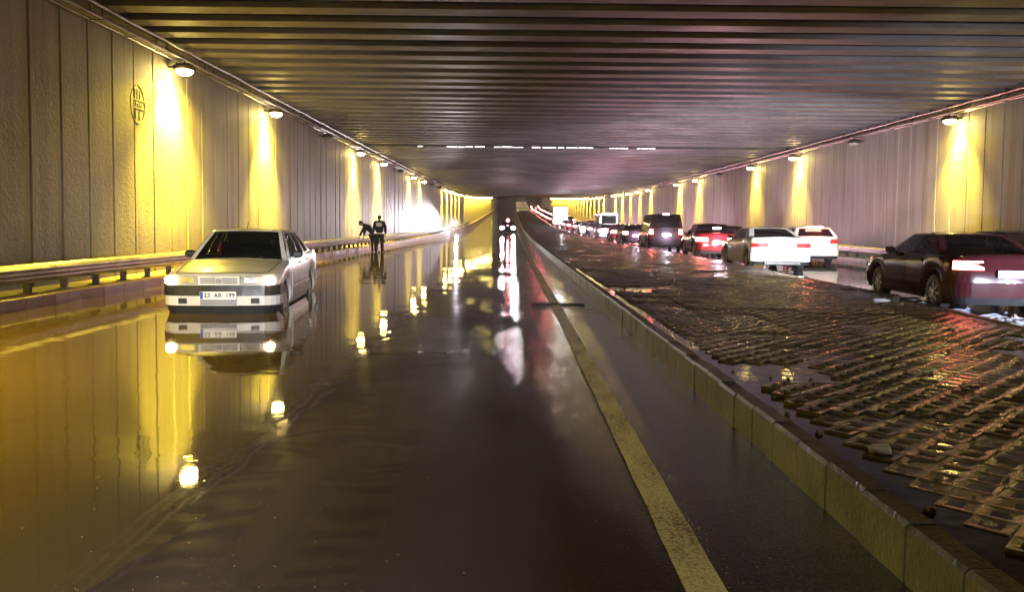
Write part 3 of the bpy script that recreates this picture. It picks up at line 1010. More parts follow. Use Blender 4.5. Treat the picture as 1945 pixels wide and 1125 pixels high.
    W3 = face(A((wb, g3, zb3)), A((wb, g0, zb0)), A((wr, g1, zr)), A((wr, g2, zr)), side_w, mr[0], mr[1], sbow, A((1, 0, .25)).normalized(), 'side')
    W4 = face(A((-wb, g3, zb3)), A((-wb, g0, zb0)), A((-wr, g1, zr)), A((-wr, g2, zr)), side_w, mr[0], mr[1], sbow, A((-1, 0, .25)).normalized(), 'side')
    for F in (W1, W2, W3, W4): GH.add(F[0], F[1])
    # roof
    nx, ny = 8, 6; rv, rf = [], []
    for j in range(ny+1):
        v = j/ny
        for i in range(nx+1):
            u = i/nx
            x = -wr + 2*wr*u
            y = g1 + (g2 - g1)*v
            yb = nf.y*fbow*.65*4*u*(1-u)*(1-v) + nb.y*p.get('rbow', .05)*.65*4*u*(1-u)*v
            z = zr + .045*(1 - (2*u-1)**2)*(.55 + .45*math.sin(math.pi*v)) + (fbow*.29*4*u*(1-u)*(1-v)*.5)
            xo = .015*4*v*(1-v)*(1 if u > .99 else -1 if u < .01 else 0)*.65
            if j == 0: z = zr + nf.z*fbow*.65*4*u*(1-u)
            if j == ny: z = zr + nb.z*p.get('rbow', .05)*.65*4*u*(1-u)
            rv.append((x + xo, y + yb, z))
    for j in range(ny):
        for i in range(nx): rf.append((j*(nx+1)+i, j*(nx+1)+i+1, (j+1)*(nx+1)+i+1, (j+1)*(nx+1)+i))
    GH.add(rv, rf)
    me = GH.mesh("roof", p.get('roofpaint', p['paint']))
    bm = bmesh.new(); bm.from_mesh(me); bmesh.ops.remove_doubles(bm, verts=bm.verts, dist=.012)
    bmesh.ops.recalc_face_normals(bm, faces=bm.faces); bm.to_mesh(me); bm.free()
    for q in me.polygons: q.use_smooth = True
    me.set_sharp_from_angle(angle=R(32))
    link_mesh("roof", me, root)
    gm = p.get('glass', M['darkglass'])
    def pane(name, F, faces):
        used = sorted({i for f in faces for i in f}); mp = {q: i for i, q in enumerate(used)}
        MB().add([F[2][i] for i in used], [tuple(mp[i] for i in f) for f in faces]).build(name, gm, root, 60)
    pane("windscreen", W1, W1[3]); pane("rear_window", W2, W2[3])
    for F in (W3, W4):
        per = [[] for _ in side_w]
        nseg = 4; cols_per = nseg + 1
        nc = 2 + len(side_w)*(nseg+1)
        for f in F[3]:
            c = f[0] % nc
            per[min(len(side_w)-1, (c-1)//cols_per)].append(f)
        for fl in per:
            if fl: pane("side_window", F, fl)
    # wheels
    tw = p.get('tw', .19)
    ty = MB().lathe([(-tw/2, rt*.62), (-tw/2, rt*.90), (-tw/2 + .025, rt), (tw/2 - .025, rt), (tw/2, rt*.90), (tw/2, rt*.62)], 26, 'X').mesh("tyre", M['rubber'], 40)
    rimb = MB().lathe([(tw/2 - .03, rt*.64), (tw/2 - .008, rt*.62), (tw/2 - .04, rt*.55), (tw/2 - .07, rt*.50), (tw/2 - .08, .0)], 26, 'X')
    ns = p.get('spokes', 7)
    for k in range(ns):
        a = 2*math.pi*k/ns; ca, sa = math.cos(a), math.sin(a); hw = .03 if ns < 9 else .016
        r0, r1 = .03, rt*.58; xx = tw/2 - .012; xi = tw/2 - .045
        def q(r, w): return (r*ca - w*sa, r*sa + w*ca)
        pts = [q(r0, -hw*.8), q(r1, -hw), q(r1, hw), q(r0, hw*.8)]
        rimb.add([(xi - .02, *t) for t in pts] + [(xx, *t) for t in pts], [(0,1,2,3), (7,6,5,4), (0,4,5,1), (1,5,6,2), (2,6,7,3), (3,7,4,0)])
    rimb.lathe([(tw/2 - .04, .055), (tw/2 + .0, .05), (tw/2 + .006, .0)], 12, 'X')
    rm = rimb.mesh("rim", p.get('rim', M['alloy']), 35)
    for yw in (yf, yr):
        for s in (1, -1):
            w = empty("wheel", (s*(W/2 - tw/2 - .025), yw, rt)); w.parent = root
            if s < 0: w.rotation_euler = (0, 0, math.pi)
            link_mesh("tyre", ty, w); link_mesh("rim", rm, w)
    # underbody and cabin tub
    ub = MB(); iw = W/2 - tw - .06
    ub.box(-iw, iw, -L/2 + .22, L/2 - .25, zc + .03, min(zb0, zb3) - .34)
    for a, b in ((-L/2 + .25, yr - ra - .03), (yr + ra + .03, yf - ra - .03)):
        if b > a: ub.box(-W/2 + .09, W/2 - .09, a, b, zc + .035, min(zb0, zb3) - .345)
    ub.build("underbody", M['black'], root)
    arch = MB()
    for yw in (yf, yr):
        for s in (1, -1):
            vv, ff = [], []
            for k in range(13):
                a = math.pi*k/12
                yy, z2 = yw + (ra+.01)*math.cos(a), rt + (ra+.01)*math.sin(a)
                vv += [(s*(W/2 - .055), yy, z2), (s*(iw + .004), yy, z2)]
            for k in range(12): ff.append((2*k, 2*k+2, 2*k+3, 2*k+1))
            arch.add(vv, ff)
    arch.build("wheel_housing", M['black'], root)
    # seats
    if p.get('cabin', True):
        zs = min(zb0, zb3) - .34
        gm_ = M['grey']
        for sx in (-.37, .37):
            yb = (g1 + g2)/2 + p.get('seat', .25)
            MB().cbox((sx, yb, zs + .06), (.48, .48, .12), .03).cbox((sx, yb - .26, zs + .34), (.46, .13, .58), .04).cbox((sx, yb - .28, zs + .70), (.24, .09, .16), .03).build("seat", gm_, root)
        MB().cbox((0, g2 + .45, zs + .28), (W - .45, .14, .50), .04).build("rear_seat", gm_, root)
        MB().cbox((0, g0 - .22, zb0 - .08), (W - .26, .38, .20), .04).build("dashboard", M['black'], root)
        st = MB(); pts = [(.37*-1*p.get('drive', 1) + .18*math.cos(2*math.pi*k/20), g0 - .50 + .06*math.sin(2*math.pi*k/20), zb0 + .01 + .17*math.sin(2*math.pi*k/20)) for k in range(21)]
        st.tube(pts, .014, 6, False).build("steering_wheel", M['black'], root)
    # doors as thin panels standing 4 mm proud, with gaps between
    dl = p.get('doors', [])
    for (ya, yb) in dl:
        ids = [i for i in range(n) if o[i][0] > W/2 - .001 and yb <= o[i][1] <= ya and not any(abs(o[i][1]-yw) < ra + .02 for yw in (yf, yr))]
        def interp(yq, f, off):
            for a, b in zip(ids, ids[1:]):
                pass
            zt = lerp_prof(deck, yq); z = zc + .05 + (zt - zc - .05)*f
            ins = 0
            ff_ = (z - zc)/(zt - zc)
            for (fa, ia), (fb, ib) in zip(list(zip(lv, tall)), list(zip(lv, tall))[1:]):
                if fa <= ff_ <= fb + 1e-9: ins = ia + (ib-ia)*(ff_-fa)/(fb-fa); break
            return (W/2 - ins + off, yq, z)
        fl = [0.04, .12, .3, .45, .6, .75, .9, .985]
        for s in (1, -1):
            vv, ff = [], []
            yq = [ya, (ya+yb)/2, yb]
            for y_ in yq:
                for f in fl:
                    q = interp(y_, f, .006); vv.append((s*q[0], q[1], q[2]))
            k = len(fl)
            for i in range(2):
                for j in range(k-1): ff.append((i*k+j, (i+1)*k+j, (i+1)*k+j+1, i*k+j+1))
            m3 = MB().add(vv, ff)
            d = m3.mesh("door", p['paint'])
            bm = bmesh.new(); bm.from_mesh(d)
            ret = bmesh.ops.extrude_face_region(bm, geom=bm.faces[:])
            for v in [e for e in ret['geom'] if isinstance(e, bmesh.types.BMVert)]: v.co.x -= s*.02
            bmesh.ops.recalc_face_normals(bm, faces=bm.faces); bm.to_mesh(d); bm.free()
            for q in d.polygons: q.use_smooth = True
            d.set_sharp_from_angle(angle=R(25))
            do = link_mesh("door", d, root)
            q = interp(yb + .12, .86, .012)
            MB().cbox((s*q[0], q[1], q[2]), (.03, .17, .035), .008).build("handle", p.get('trim', M['black']), do)
            if p.get('moulding'):
                qz = p['moulding']
                MB().box(*sorted((s*(W/2 + .004), s*(W/2 + .022))), yb + .01, ya - .01, qz - .03, qz + .03).build("moulding", p.get('mouldmat', M['black']), do)
    # mirrors
    for s in (1, -1):
        x = s*(wb + .10); y = g0 - .42; z = zb0 + .10
        mo = MB().cbox((x, y, z), (.17, .10, .12), .03).box(*sorted((s*(wb - .03), s*(wb + .05))), y - .02, y + .02, z - .05, z - .02).build("mirror", p.get('mirror', p.get('trim', M['black'])), root)
        MB().box(x - .07, x + .07, y - .056, y - .051, z - .045, z + .045).build("mirror_glass", M['silver'], mo)
    root['_L'] = L
    return root, strip, pt, o

def plate(root, y, z, end, text=None, w=.52):
    s = end
    pl = MB().box(-w/2, w/2, *sorted((y, y + s*.012)), z - .057, z + .057).build("number_plate", M['plate'], root)
    y2 = y + s*.012
    MB().box(*sorted((s*(-w/2 + .004)*-1, s*(-w/2 + .045)*-1)), *sorted((y2, y2 + s*.002)), z - .053, z + .053).build("blue_band", M['plateblue'], pl)
    if text:
        cu = bpy.data.curves.new("t", 'FONT'); cu.body = text; cu.size = .086; cu.align_x = 'CENTER'; cu.align_y = 'CENTER'; cu.extrude = .001; cu.offset = .0022; cu.space_character = 1.05
        to = bpy.data.objects.new("t", cu); COL.objects.link(to)
        dg = bpy.context.evaluated_depsgraph_get()
        me = bpy.data.meshes.new_from_object(to.evaluated_get(dg)); bpy.data.objects.remove(to)
        me.materials.clear(); me.materials.append(M['ink'])
        t = link_mesh("plate_lettering", me, pl)
        t.rotation_euler = (R(90), 0, 0 if s < 0 else R(180))
        t.location = (-.020*s, y2 + s*.002, z - .0)
    return pl

ST = lambda name, mat, xf, reach, z0, z1, end, side=1, **k: (name, mat, xf, reach, z0, z1, end, side, k)

# ---- the stranded white saloon
tempra = dict(name="stranded_saloon", L=4.35, W=1.66, H=1.44, yf=1.27, yr=-1.27, r=.29, paint=M['white'], glass=M['glass'], rim=M['hub'], spokes=5,
    deck=[(-2.18, .96), (-1.85, 1.00), (-1.3, 1.00), (.9, .93), (1.6, .83), (2.05, .745), (2.18, .70)],
    g=(.98, .33, -.82, -1.42), side=[(.10, .285), (.315, .565), (.60, .90)], tumble=.26, rc=.27, ry=.26, bowf=.10, bowr=.06, clear=.20, crown=.04,
    moulding=.50, mouldmat=M['redkerb'], doors=[(.80, -.06), (-.075, -.86)], inset=[.05, .012, 0, 0, .015, .04], seat=.2,
    strips=[
        ST("bumper", M['black'], 0, .52, .445, .60, 1, both=True, off=.035),
        ST("bumper_lower", M['white'], 0, .52, .30, .444, 1, both=True, off=.03),
        ST("air_dam", M['black'], 0, .50, .17, .299, 1, both=True, off=.012),
        ST("bumper", M['black'], 0, .55, .43, .60, -1, both=True, off=.03),
        ST("tail_light", M['tail_off'], .5, .30, .72, .90, -1, 1), ST("tail_light", M['tail_off'], .5, .30, .72, .90, -1, -1),
    ])
T, strip, pt, o_ = make_car(tempra)
T.location = (-4.57, 13.6, -.17); T.rotation_euler = (0, 0, R(180 + 6)); YT = 2.175
tag(T, "white boxy saloon with driver standing in flood water by the left guard rail", "car")
yfz = YT - .052
def fb(name, mat, x0, x1, y0, y1, z0, z1, parent=T): return MB().box(x0, x1, y0, y1, z0, z1).build(name, mat, parent)
gr = fb("grille", M['white'], -.30, .30, YT - .10, YT + .004, .605, .735)
for k in range(3): fb("grille_slot", M['black'], -.265, -.05, YT + .004, YT + .010, .635 + .03*k, .648 + .03*k, gr); fb("grille_slot", M['black'], .05, .265, YT + .004, YT + .010, .635 + .03*k, .648 + .03*k, gr)
MB().cbox((0, YT + .008, .665), (.085, .014, .07), .004).build("badge", M['silver'], gr)
for s in (1, -1):
    h = MB().add([(s*.31, YT - .004, .615), (s*.62, YT - .055, .615), (s*.62, YT - .075, .735), (s*.31, YT - .02, .735), (s*.31, YT - .15, .615), (s*.62, YT - .2, .615), (s*.62, YT - .2, .735), (s*.31, YT - .15, .735)],
        [(0,1,2,3), (4,7,6,5), (0,4,5,1), (1,5,6,2), (2,6,7,3), (3,7,4,0)]).build("headlight", M['lens'], T)
    MB().add([(s*.36, YT - .006, .635), (s*.56, YT - .038, .635), (s*.56, YT - .052, .715), (s*.36, YT - .020, .715)], [(0,1,2,3)]).build("reflector", M['alloy'], h)
    MB().cbox((s*.715, YT - .075, .672), (.13, .12, .125), .03).build("corner_lamp", M['turn'], T)
    if False: MB().add([(s*.63, YT - .058, .612), (s*.76, YT - .12, .612), (s*.80, YT - .24, .612), (s*.78, YT - .25, .735), (s*.745, YT - .14, .735), (s*.63, YT - .085, .735), (s*.63, YT - .3, .612), (s*.63, YT - .3, .735)],
        [(0,1,4,5), (1,2,3,4), (0,5,7,6), (3,2,6,7), (0,6,2,1), (5,4,3,7)]).build("corner_lamp", M['turn'], T)
    fb("fog_recess", M['black'], s*.52 - .06, s*.52 + .06, YT - .02, YT + .003, .33, .41)
for k in range(3): fb("air_slot", M['black'], -.26, .26, YT + .028, YT + .034, .315 + .028*k, .328 + .028*k)
plate(T, YT + .037, .455, 1, "23  AR  199")
# bonnet line, wipers, aerial
MB().tube([(.0, .98, 1.44), (.0, .90, 1.55)], .006, 6).build("aerial", M['black'], T, loc=(0, -.62, -.01))
for s in (-.45, .12): MB().tube([(s, 1.02, .945), (s + .25, .90, 1.00), (s + .5, .87, .99)], .008, 5).build("wiper", M['black'], T)
bl = MB()
for s in (1, -1): bl.tube([(s*.66, 2.0, .775), (s*.70, 1.5, .868), (s*.72, 1.0, .945)], .006, 4)
bl.tube([(-.66, 2.02, .775), (-.3, 2.09, .785), (.3, 2.09, .785), (.66, 2.02, .775)], .005, 4)
bl.build("bonnet_gap", M['black'], T)

# ---- people
def skin_body(name, joints, edges, mat, root_i, parent, lv=1):
    me = bpy.data.meshes.new(name)
    me.from_pydata([j[0] for j in joints], edges, [])
    o = bpy.data.objects.new(name, me); COL.objects.link(o)
    md = o.modifiers.new("s", 'SKIN'); md.use_smooth_shade = True
    for i, j in enumerate(joints):
        r = j[1] if isinstance(j[1], tuple) else (j[1], j[1])
        me.skin_vertices[0].data[i].radius = (r[0]*1.3, r[1]*1.3) if name != 'hand' else r
        me.skin_vertices[0].data[i].use_root = (i == root_i)
    o.modifiers.new("b", 'SUBSURF').levels = lv
    o.modifiers["b"].render_levels = lv
    dg = bpy.context.evaluated_depsgraph_get()
    nm = bpy.data.meshes.new_from_object(o.evaluated_get(dg))
    bpy.data.objects.remove(o)
    nm.materials.clear(); nm.materials.append(mat)
    for p_ in nm.polygons: p_.use_smooth = True
    return link_mesh(name, nm, parent)

def head_mesh(c, s=1.0, tilt=0.0, yaw=0.0, parent=None, cap=False):
    """a head about c facing +Y before the yaw, with nose, ears, eyes, mouth, hair"""
    hroot = empty("head", c); hroot.parent = parent; hroot.rotation_euler = (tilt, 0, yaw)
    bm = bmesh.new(); bmesh.ops.create_icosphere(bm, subdivisions=3, radius=1)
    for v in bm.verts:
        x, y, z = v.co
        k = 1 - .28*max(0, -z)**1.3
        if z < 0 and y > 0: y *= 1.05
        v.co = Vector((x*.078*k, y*.098*(1 - .15*max(0, -z)*(y < 0)), z*.118))
        if abs(x) < .22 and y > .75 and -.35 < z < .15: v.co.y += .022*(1 - abs(x)/.22)
        if .18 < abs(x) < .5 and y > .6 and 0 < z < .25: v.co.y -= .008
    me = bpy.data.meshes.new("face"); bm.to_mesh(me); bm.free(); me.materials.append(M['skin'])
    for p_ in me.polygons: p_.use_smooth = True
    link_mesh("face", me, hroot)
    for sx in (1, -1):
        MB().cbox((sx*.080, -.005, -.005), (.016, .035, .055), .005).build("ear", M['skin'], hroot)
        MB().lathe([(.0, .011), (.006, .008), (.008, 0)], 8, 'Y', (sx*.030, .083, .018)).build("eye", M['ink'], hroot)
    MB().box(-.022, .022, .088, .094, -.060, -.054).build("mouth", M['red'], hroot)
    bm = bmesh.new(); bmesh.ops.create_icosphere(bm, subdivisions=3, radius=1)
    for v in bm.verts:
        x, y, z = v.co
        low = -.45 if y < .1 else .30
        z = max(z, low)
        v.co = Vector((x*.086, y*.106 - .008, z*.128 + .004))
    me = bpy.data.meshes.new("hair"); bm.to_mesh(me); bm.free(); me.materials.append(M['hair'])
    for p_ in me.polygons: p_.use_smooth = True
    link_mesh("hair", me, hroot)
    hroot.scale = (s, s, s)
    return hroot

def hand(wrist, direction, palm_n, parent, s=1.0):
    d = Vector(direction).normalized(); n_ = Vector(palm_n).normalized(); a = d.cross(n_).normalized()
    w = Vector(wrist)
    j = [(tuple(w), (.024*s, .018*s)), (tuple(w + d*.05*s), (.038*s, .016*s)), (tuple(w + d*.09*s), (.036*s, .014*s))]
    e = [(0, 1), (1, 2)]
    for k, (of, ln) in enumerate(((-.030, .066), (-.010, .075), (.010, .070), (.029, .054))):
        b = w + d*.095*s + a*of*s
        j += [(tuple(b), .010*s), (tuple(b + d*ln*.5*s + n_*.010*s), .0085*s), (tuple(b + d*ln*.88*s + n_*.035*s), .007*s)]
        i = len(j) - 3; e += [(2, i), (i, i+1), (i+1, i+2)]
    b = w + d*.04*s - a*.036*s
    j += [(tuple(b), .012*s), (tuple(b + d*.035*s - a*.022*s + n_*.015*s), .010*s), (tuple(b + d*.065*s - a*.022*s + n_*.03*s), .008*s)]
    i = len(j) - 3; e += [(1, i), (i, i+1), (i+1, i+2)]
    skin_body("hand", j, e, M['skin'], 0, parent, 1)

# standing person, seen from behind, facing +Y
P1 = empty("person", (-6.28, 36.6, -.10)); tag(P1, "person in dark uniform with white reflective back patch standing upright in the water", "person")
j = [((0, 0, .98), (.155, .115)), ((0, .0, 1.12), (.150, .11)), ((0, 0, 1.30), (.185, .125)), ((0, 0, 1.47), (.175, .11)), ((0, .01, 1.57), (.065, .06)), ((0, .015, 1.63), (.055, .055)),
     ((.20, 0, 1.50), .075), ((.30, -.03, 1.22), .058), ((.27, .06, .98), .042), ((-.20, 0, 1.50), .075), ((-.28, .05, 1.24), .058), ((-.20, .26, 1.14), .042)]
e = [(0,1),(1,2),(2,3),(3,4),(4,5),(3,6),(6,7),(7,8),(3,9),(9,10),(10,11)]
skin_body("jacket", j, e, M['uniform'], 0, P1)
j = [((0, 0, .98), (.150, .11)), ((.10, 0, .90), .098), ((.125, .02, .50), .070), ((.14, -.01, .10), .055), ((-.10, 0, .90), .098), ((-.13, .03, .50), .070), ((-.16, .0, .10), .055)]
skin_body("trousers", j, [(0,1),(1,2),(2,3),(0,4),(4,5),(5,6)], M['trousers'], 0, P1)
for sx in (.14, -.16): MB().cbox((sx, .05, .05), (.10, .28, .10), .03).build("shoe", M['black'], P1)
head_mesh((0, .02, 1.735), 1.02, R(-8), R(20), P1)
hand((.268, .065, .955), (0, .15, -1), (-1, 0, 0), P1); hand((-.195, .285, 1.135), (0, 1, -.1), (0, 0, -1), P1)
MB().add([(-.125, -.118, 1.50), (.125, -.118, 1.50), (.135, -.135, 1.37), (.09, -.138, 1.32), (-.09, -.138, 1.32), (-.135, -.135, 1.37), (-.125, -.13, 1.50), (.125, -.13, 1.50), (.135, -.147, 1.37), (.09, -.15, 1.32), (-.09, -.15, 1.32), (-.135, -.147, 1.37)],
    [(0,1,2,3,4,5), (11,10,9,8,7,6), (0,6,7,1), (1,7,8,2), (2,8,9,3), (3,9,10,4), (4,10,11,5), (5,11,6,0)]).build("back_patch", M['patch'], P1)

# bending person, partly behind the first
P2 = empty("person", (-6.62, 36.95, -.10), R(18)); tag(P2, "person in dark uniform bending towards the guard rail, partly behind the upright one", "person")
j = [((0, 0, .95), (.15, .115)), ((-.10, .03, 1.10), (.145, .11)), ((-.24, .08, 1.25), (.165, .12)), ((-.36, .12, 1.36), (.15, .105)), ((-.46, .14, 1.40), (.06, .06)), ((-.50, .15, 1.41), (.05, .05)),
     ((-.34, -.06, 1.36), .072), ((-.42, -.08, 1.10), .055), ((-.46, -.04, .86), .040), ((-.34, .30, 1.32), .072), ((-.50, .34, 1.08), .055), ((-.60, .36, .86), .040)]
skin_body("jacket", j, e, M['uniform'], 0, P2)
j = [((0, 0, .95), (.145, .11)), ((.06, -.06, .86), .095), ((.10, -.05, .48), .068), ((.10, -.04, .10), .054), ((-.02, .10, .86), .095), ((-.06, .14, .48), .068), ((-.03, .10, .10), .054)]
skin_body("trousers", j, [(0,1),(1,2),(2,3),(0,4),(4,5),(5,6)], M['trousers'], 0, P2)
for sx, sy in ((.10, -.02), (-.03, .12)): MB().cbox((sx, sy, .05), (.26, .10, .10), .03).build("shoe", M['black'], P2)
head_mesh((-.575, .165, 1.455), 1.0, R(-28), R(88), P2)
hand((-.463, -.03, .835), (-.1, .1, -1), (0, 1, 0), P2); hand((-.607, .362, .835), (-.2, 0, -1), (0, -1, 0), P2)
MB().cbox((-.30, -.068, 1.355), (.13, .012, .06), .003).build("shoulder_patch", M['patch'], P2)
# low metal stand beside them
FS = empty("metal_stand", (-7.02, 36.6, 0.0)); tag(FS, "small grey metal frame standing in the water beside the bending person", "frame")
for sx in (-.3, .3):
    for sy in (-.15, .15): MB().tube([(sx*1.1, sy*1.2, -.18), (sx, sy, .52)], .014, 6).build("leg", M['steel'], FS)
MB().tube([(-.3, -.15, .52), (.3, -.15, .52), (.3, .15, .52), (-.3, .15, .52), (-.3, -.15, .52)], .014, 6).build("top_rail", M['steel'], FS)

# driver of the white saloon
DR = empty("person", T.location[:], T.rotation_euler.z); tag(DR, "driver with short dark hair and grey shirt behind the wheel of the white saloon", "person")
dx, dy = -.37, .02
j = [((dx, dy - .08, .55), (.16, .12)), ((dx, dy - .14, .75), (.15, .11)), ((dx, dy - .18, .95), (.17, .11)), ((dx, dy - .17, 1.03), (.06, .06)), ((dx, dy - .15, 1.08), (.05, .05)),
     ((dx + .19, dy - .16, .96), .065), ((dx + .24, dy + .06, .80), .05), ((dx + .14, dy + .30, .90), .036), ((dx - .19, dy - .16, .96), .065), ((dx - .24, dy + .06, .80), .05), ((dx - .14, dy + .30, .90), .036),
     ((dx + .10, dy + .12, .56), .085), ((dx + .12, dy + .5, .62), .065), ((dx - .10, dy + .12, .56), .085), ((dx - .12, dy + .5, .62), .065)]
skin_body("shirt", j, [(0,1),(1,2),(2,3),(3,4),(2,5),(5,6),(6,7),(2,8),(8,9),(9,10),(0,11),(11,12),(0,13),(13,14)], M['shirt'], 0, DR)
head_mesh((dx, dy - .12, 1.19), .98, 0, 0, DR)
hand((dx + .14, dy + .30, .90), (0, .6, .5), (0, .3, -1), DR); hand((dx - .14, dy + .30, .90), (0, .6, .5), (0, .3, -1), DR)

# ---- cars of the far carriageway
def lights(root, W, L, z0, z1, x0, lit, reach=.30):
    pass

def modern(paint, name, L=4.55, W=1.82, H=1.44, tail=None, boot=1.05, style='saloon', **kw):
    tm = tail or M['tail']
    if style == 'saloon':
        d = dict(deck=[(-L/2, boot - .09), (-L/2 + .12, boot), (-1.2, boot - .005), (.9, .99), (1.7, .88), (L/2 - .1, .72), (L/2, .66)],
                 g=(1.02, .30, -.75, -1.62), side=[(.15, .45), (.48, .88)], tumble=.30)
    elif style == 'hatch':
        d = dict(deck=[(-L/2, 1.0), (-L/2 + .1, 1.03), (.9, 1.0), (1.6, .90), (L/2 - .1, .76), (L/2, .70)],
                 g=(1.0, .28, -L/2 + .45, -L/2 + .12), side=[(.05, .22), (.25, .55), (.58, .92)], tumble=.26, rtop=.86)
    else:   # van
        d = dict(deck=[(-L/2, 1.12), (1.2, 1.10), (1.8, .98), (L/2, .80)],
                 g=(1.45, .85, -L/2 + .22, -L/2 + .08), side=[(.05, .35), (.38, .66), (.69, .92)], tumble=.20, rtop=.88)
    d.update(name=name, L=L, W=W, H=H, yf=L/2 - .88, yr=-L/2 + .95, r=.32, paint=paint, rc=.30, ry=.24, bowf=.16, bowr=.10, clear=.20,
             doors=[(.75, -.12), (-.135, -.85)], rake_r=.04, trim=paint,
             strips=[ST("tail_light", tm, .44, .26, .76, .90, -1, 1), ST("tail_light", tm, .44, .26, .76, .90, -1, -1),
                     ST("bumper", paint, 0, .5, .32, .56, -1, both=True, off=.035), ST("lower_trim", M['black'], 0, .35, .20, .32, -1, both=True, off=.018),
                     ST("bumper", paint, 0, .5, .30, .52, 1, both=True, off=.03),
                     ST("headlight", M['lens'], .42, .30, .60, .70, 1, 1), ST("headlight", M['lens'], .42, .30, .60, .70, 1, -1)])
    if style == 'van':
        d['strips'][0] = ST("tail_light", tm, .74, .20, .95, 1.20, -1, 1); d['strips'][1] = ST("tail_light", tm, .74, .20, .95, 1.20, -1, -1)
        d['deck'] = [(-L/2, 1.24)] + d['deck'][1:]
    if style == 'hatch':
        d['strips'][0] = ST("tail_light", tm, .52, .28, .80, .97, -1, 1); d['strips'][1] = ST("tail_light", tm, .52, .28, .80, .97, -1, -1)
    d.update(kw)
    r, s, p_, o_ = make_car(d)
    plate(r, -L/2 - .02, d.get('pz', .70), -1)
    return r, d

def point(loc, power, col, rad, parent, name="lamp_glow"):
    l = bpy.data.lights.new(name, 'POINT'); l.energy = power; l.color = col; l.shadow_soft_size = rad
    o = bpy.data.objects.new(name, l); COL.objects.link(o); o.location = loc; o.parent = parent
    return o

RED = (1, .10, .07)
def put(r, x, y, yaw=0, z=-.03):
    r.location = (x, y, z + rise(y)); r.rotation_euler = (0, 0, R(yaw))
    r.rotation_euler.x = math.atan2(rise(y+1) - rise(y-1), 2)

# maroon saloon (nearest)
c1, d1 = modern(M['maroon'], "maroon_saloon", 4.43, 1.70, 1.36, M['tail'], 1.0, deck=[(-2.215, .90), (-2.1, .97), (-1.2, .97), (.9, .92), (1.7, .82), (2.1, .70), (2.215, .64)],
    g=(.95, .25, -.72, -1.42), side=[(.16, .44), (.47, .90)], glass=M['glass'], mirror=plain("blue_mirror_shell", (.05, .10, .35), .3), rc=.22, bowr=.05, spokes=7, moulding=.48, mouldmat=M['maroon'])
put(c1, 8.18, 14.42, -6)
tag(c1, "dark maroon saloon splashing through water on the far road, nearest in the queue", "car", "cars queuing on the far carriageway")
for s in (1, -1): spot("headlight_beam", (s*.6, 2.30, .62), (s*.6 - .0, 12, .25), 7000, (.93, .95, 1), 75, .8, .06, c1)
# white saloon
c2, d2 = modern(M['white2'], "white_saloon", 4.8, 1.86, 1.42, M['tail_off'], 1.06, rmf=.10)
put(c2, 8.72, 27.0, -3)
tag(c2, "white coupe-like saloon with dark diffuser, directly behind the dark red car", "car", "cars queuing on the far carriageway")
MB().cbox((0, -2.43, .27), (1.15, .05, .13), .02).build("diffuser", M['black'], c2)
for s in (1, -1): MB().lathe([(-.06, .035), (0, .04), (.0, .03)], 12, 'Y', (s*.48, -2.46, .27)).build("exhaust", M['alloy'], c2)
MB().lathe([(0, .045), (-.008, .04), (-.01, 0)], 16, 'Y', (0, -2.395, .93)).build("badge", M['plateblue'], c2)
for s in (1, -1): spot("headlight_beam", (s*.62, 2.46, .62), (s*.6, 12, .25), 1500, (.95, .95, 1), 80, .8, .06, c2)
# white hatchback with lit high brake light
c3, d3 = modern(M['white2'], "white_hatchback", 4.3, 1.80, 1.46, M['tail_off'], style='hatch')
put(c3, 11.85, 32.0, -3)
tag(c3, "white hatchback with glowing high brake light, beyond the white saloon", "car", "cars queuing on the far carriageway")
MB().box(-.30, .30, -1.98, -1.90, 1.40, 1.46).build("high_brake_light", emit("glowing_brake_bar", (1, .28, .2), 110), c3, loc=(0, .08, .0))
point((0, -2.3, 1.5), 90, RED, .08, c3)
# dark red crossover
c4, d4 = modern(M['red'], "dark_red_saloon", 4.5, 1.86, 1.56, M['tail3'], 1.10)
put(c4, 9.25, 36.6, -3)
tag(c4, "dark red saloon with blazing brake lights ahead of the white saloon", "car", "cars queuing on the far carriageway")
MB().box(-.16, .16, -2.32, -2.27, 1.18, 1.26).build("high_brake_light", emit("bright_pink_brake_bar", (1, .5, .5), 60), c4, loc=(0, .35, .12))
for s in (1, -1): point((s*.72, -2.45, .85), 60, RED, .08, c4)
point((0, -2.6, .8), 320, (1, .72, .85), .12, c4)
# dark van
c5, d5 = modern(M['darkpaint'], "dark_van", 4.9, 2.0, 2.12, M['tail2'], style='van', pz=.92)
put(c5, 8.9, 46.8, -2)
tag(c5, "tall dark van with three red lights and a lit white number plate", "van", "cars queuing on the far carriageway")
MB().box(-.16, .16, -2.40, -2.34, 2.06, 2.12).build("high_brake_light", emit("pink_roof_brake_light", (1, .35, .3), 90), c5, loc=(0, .12, .0))
for s in (1, -1): point((s*.85, -2.6, 1.05), 50, RED, .08, c5)
point((0, -2.75, .9), 260, (.85, .80, 1), .1, c5)
# dark car at the far side behind the maroon saloon
c6, d6 = modern(M['navy'], "dark_saloon", 4.5, 1.8, 1.40, M['tail'])
put(c6, 12.3, 19.2, 0)
tag(c6, "dark car of which only roof and window show behind the maroon saloon", "car", "cars queuing on the far carriageway")
# follower whose headlights light the maroon car from behind (cut by the frame)
c7, d7 = modern(M['silver'], "silver_saloon", 4.5, 1.8, 1.42, M['tail'])
put(c7, 9.0, 4.6, -4)
tag(c7, "silver saloon with headlights on following the maroon saloon", "car", "cars queuing on the far carriageway")
for s in (1, -1): spot("headlight_beam", (s*.62, 2.32, .60), (s*.55, 8, .45), 3800, (.74, .78, 1), 70, .8, .05, c7)

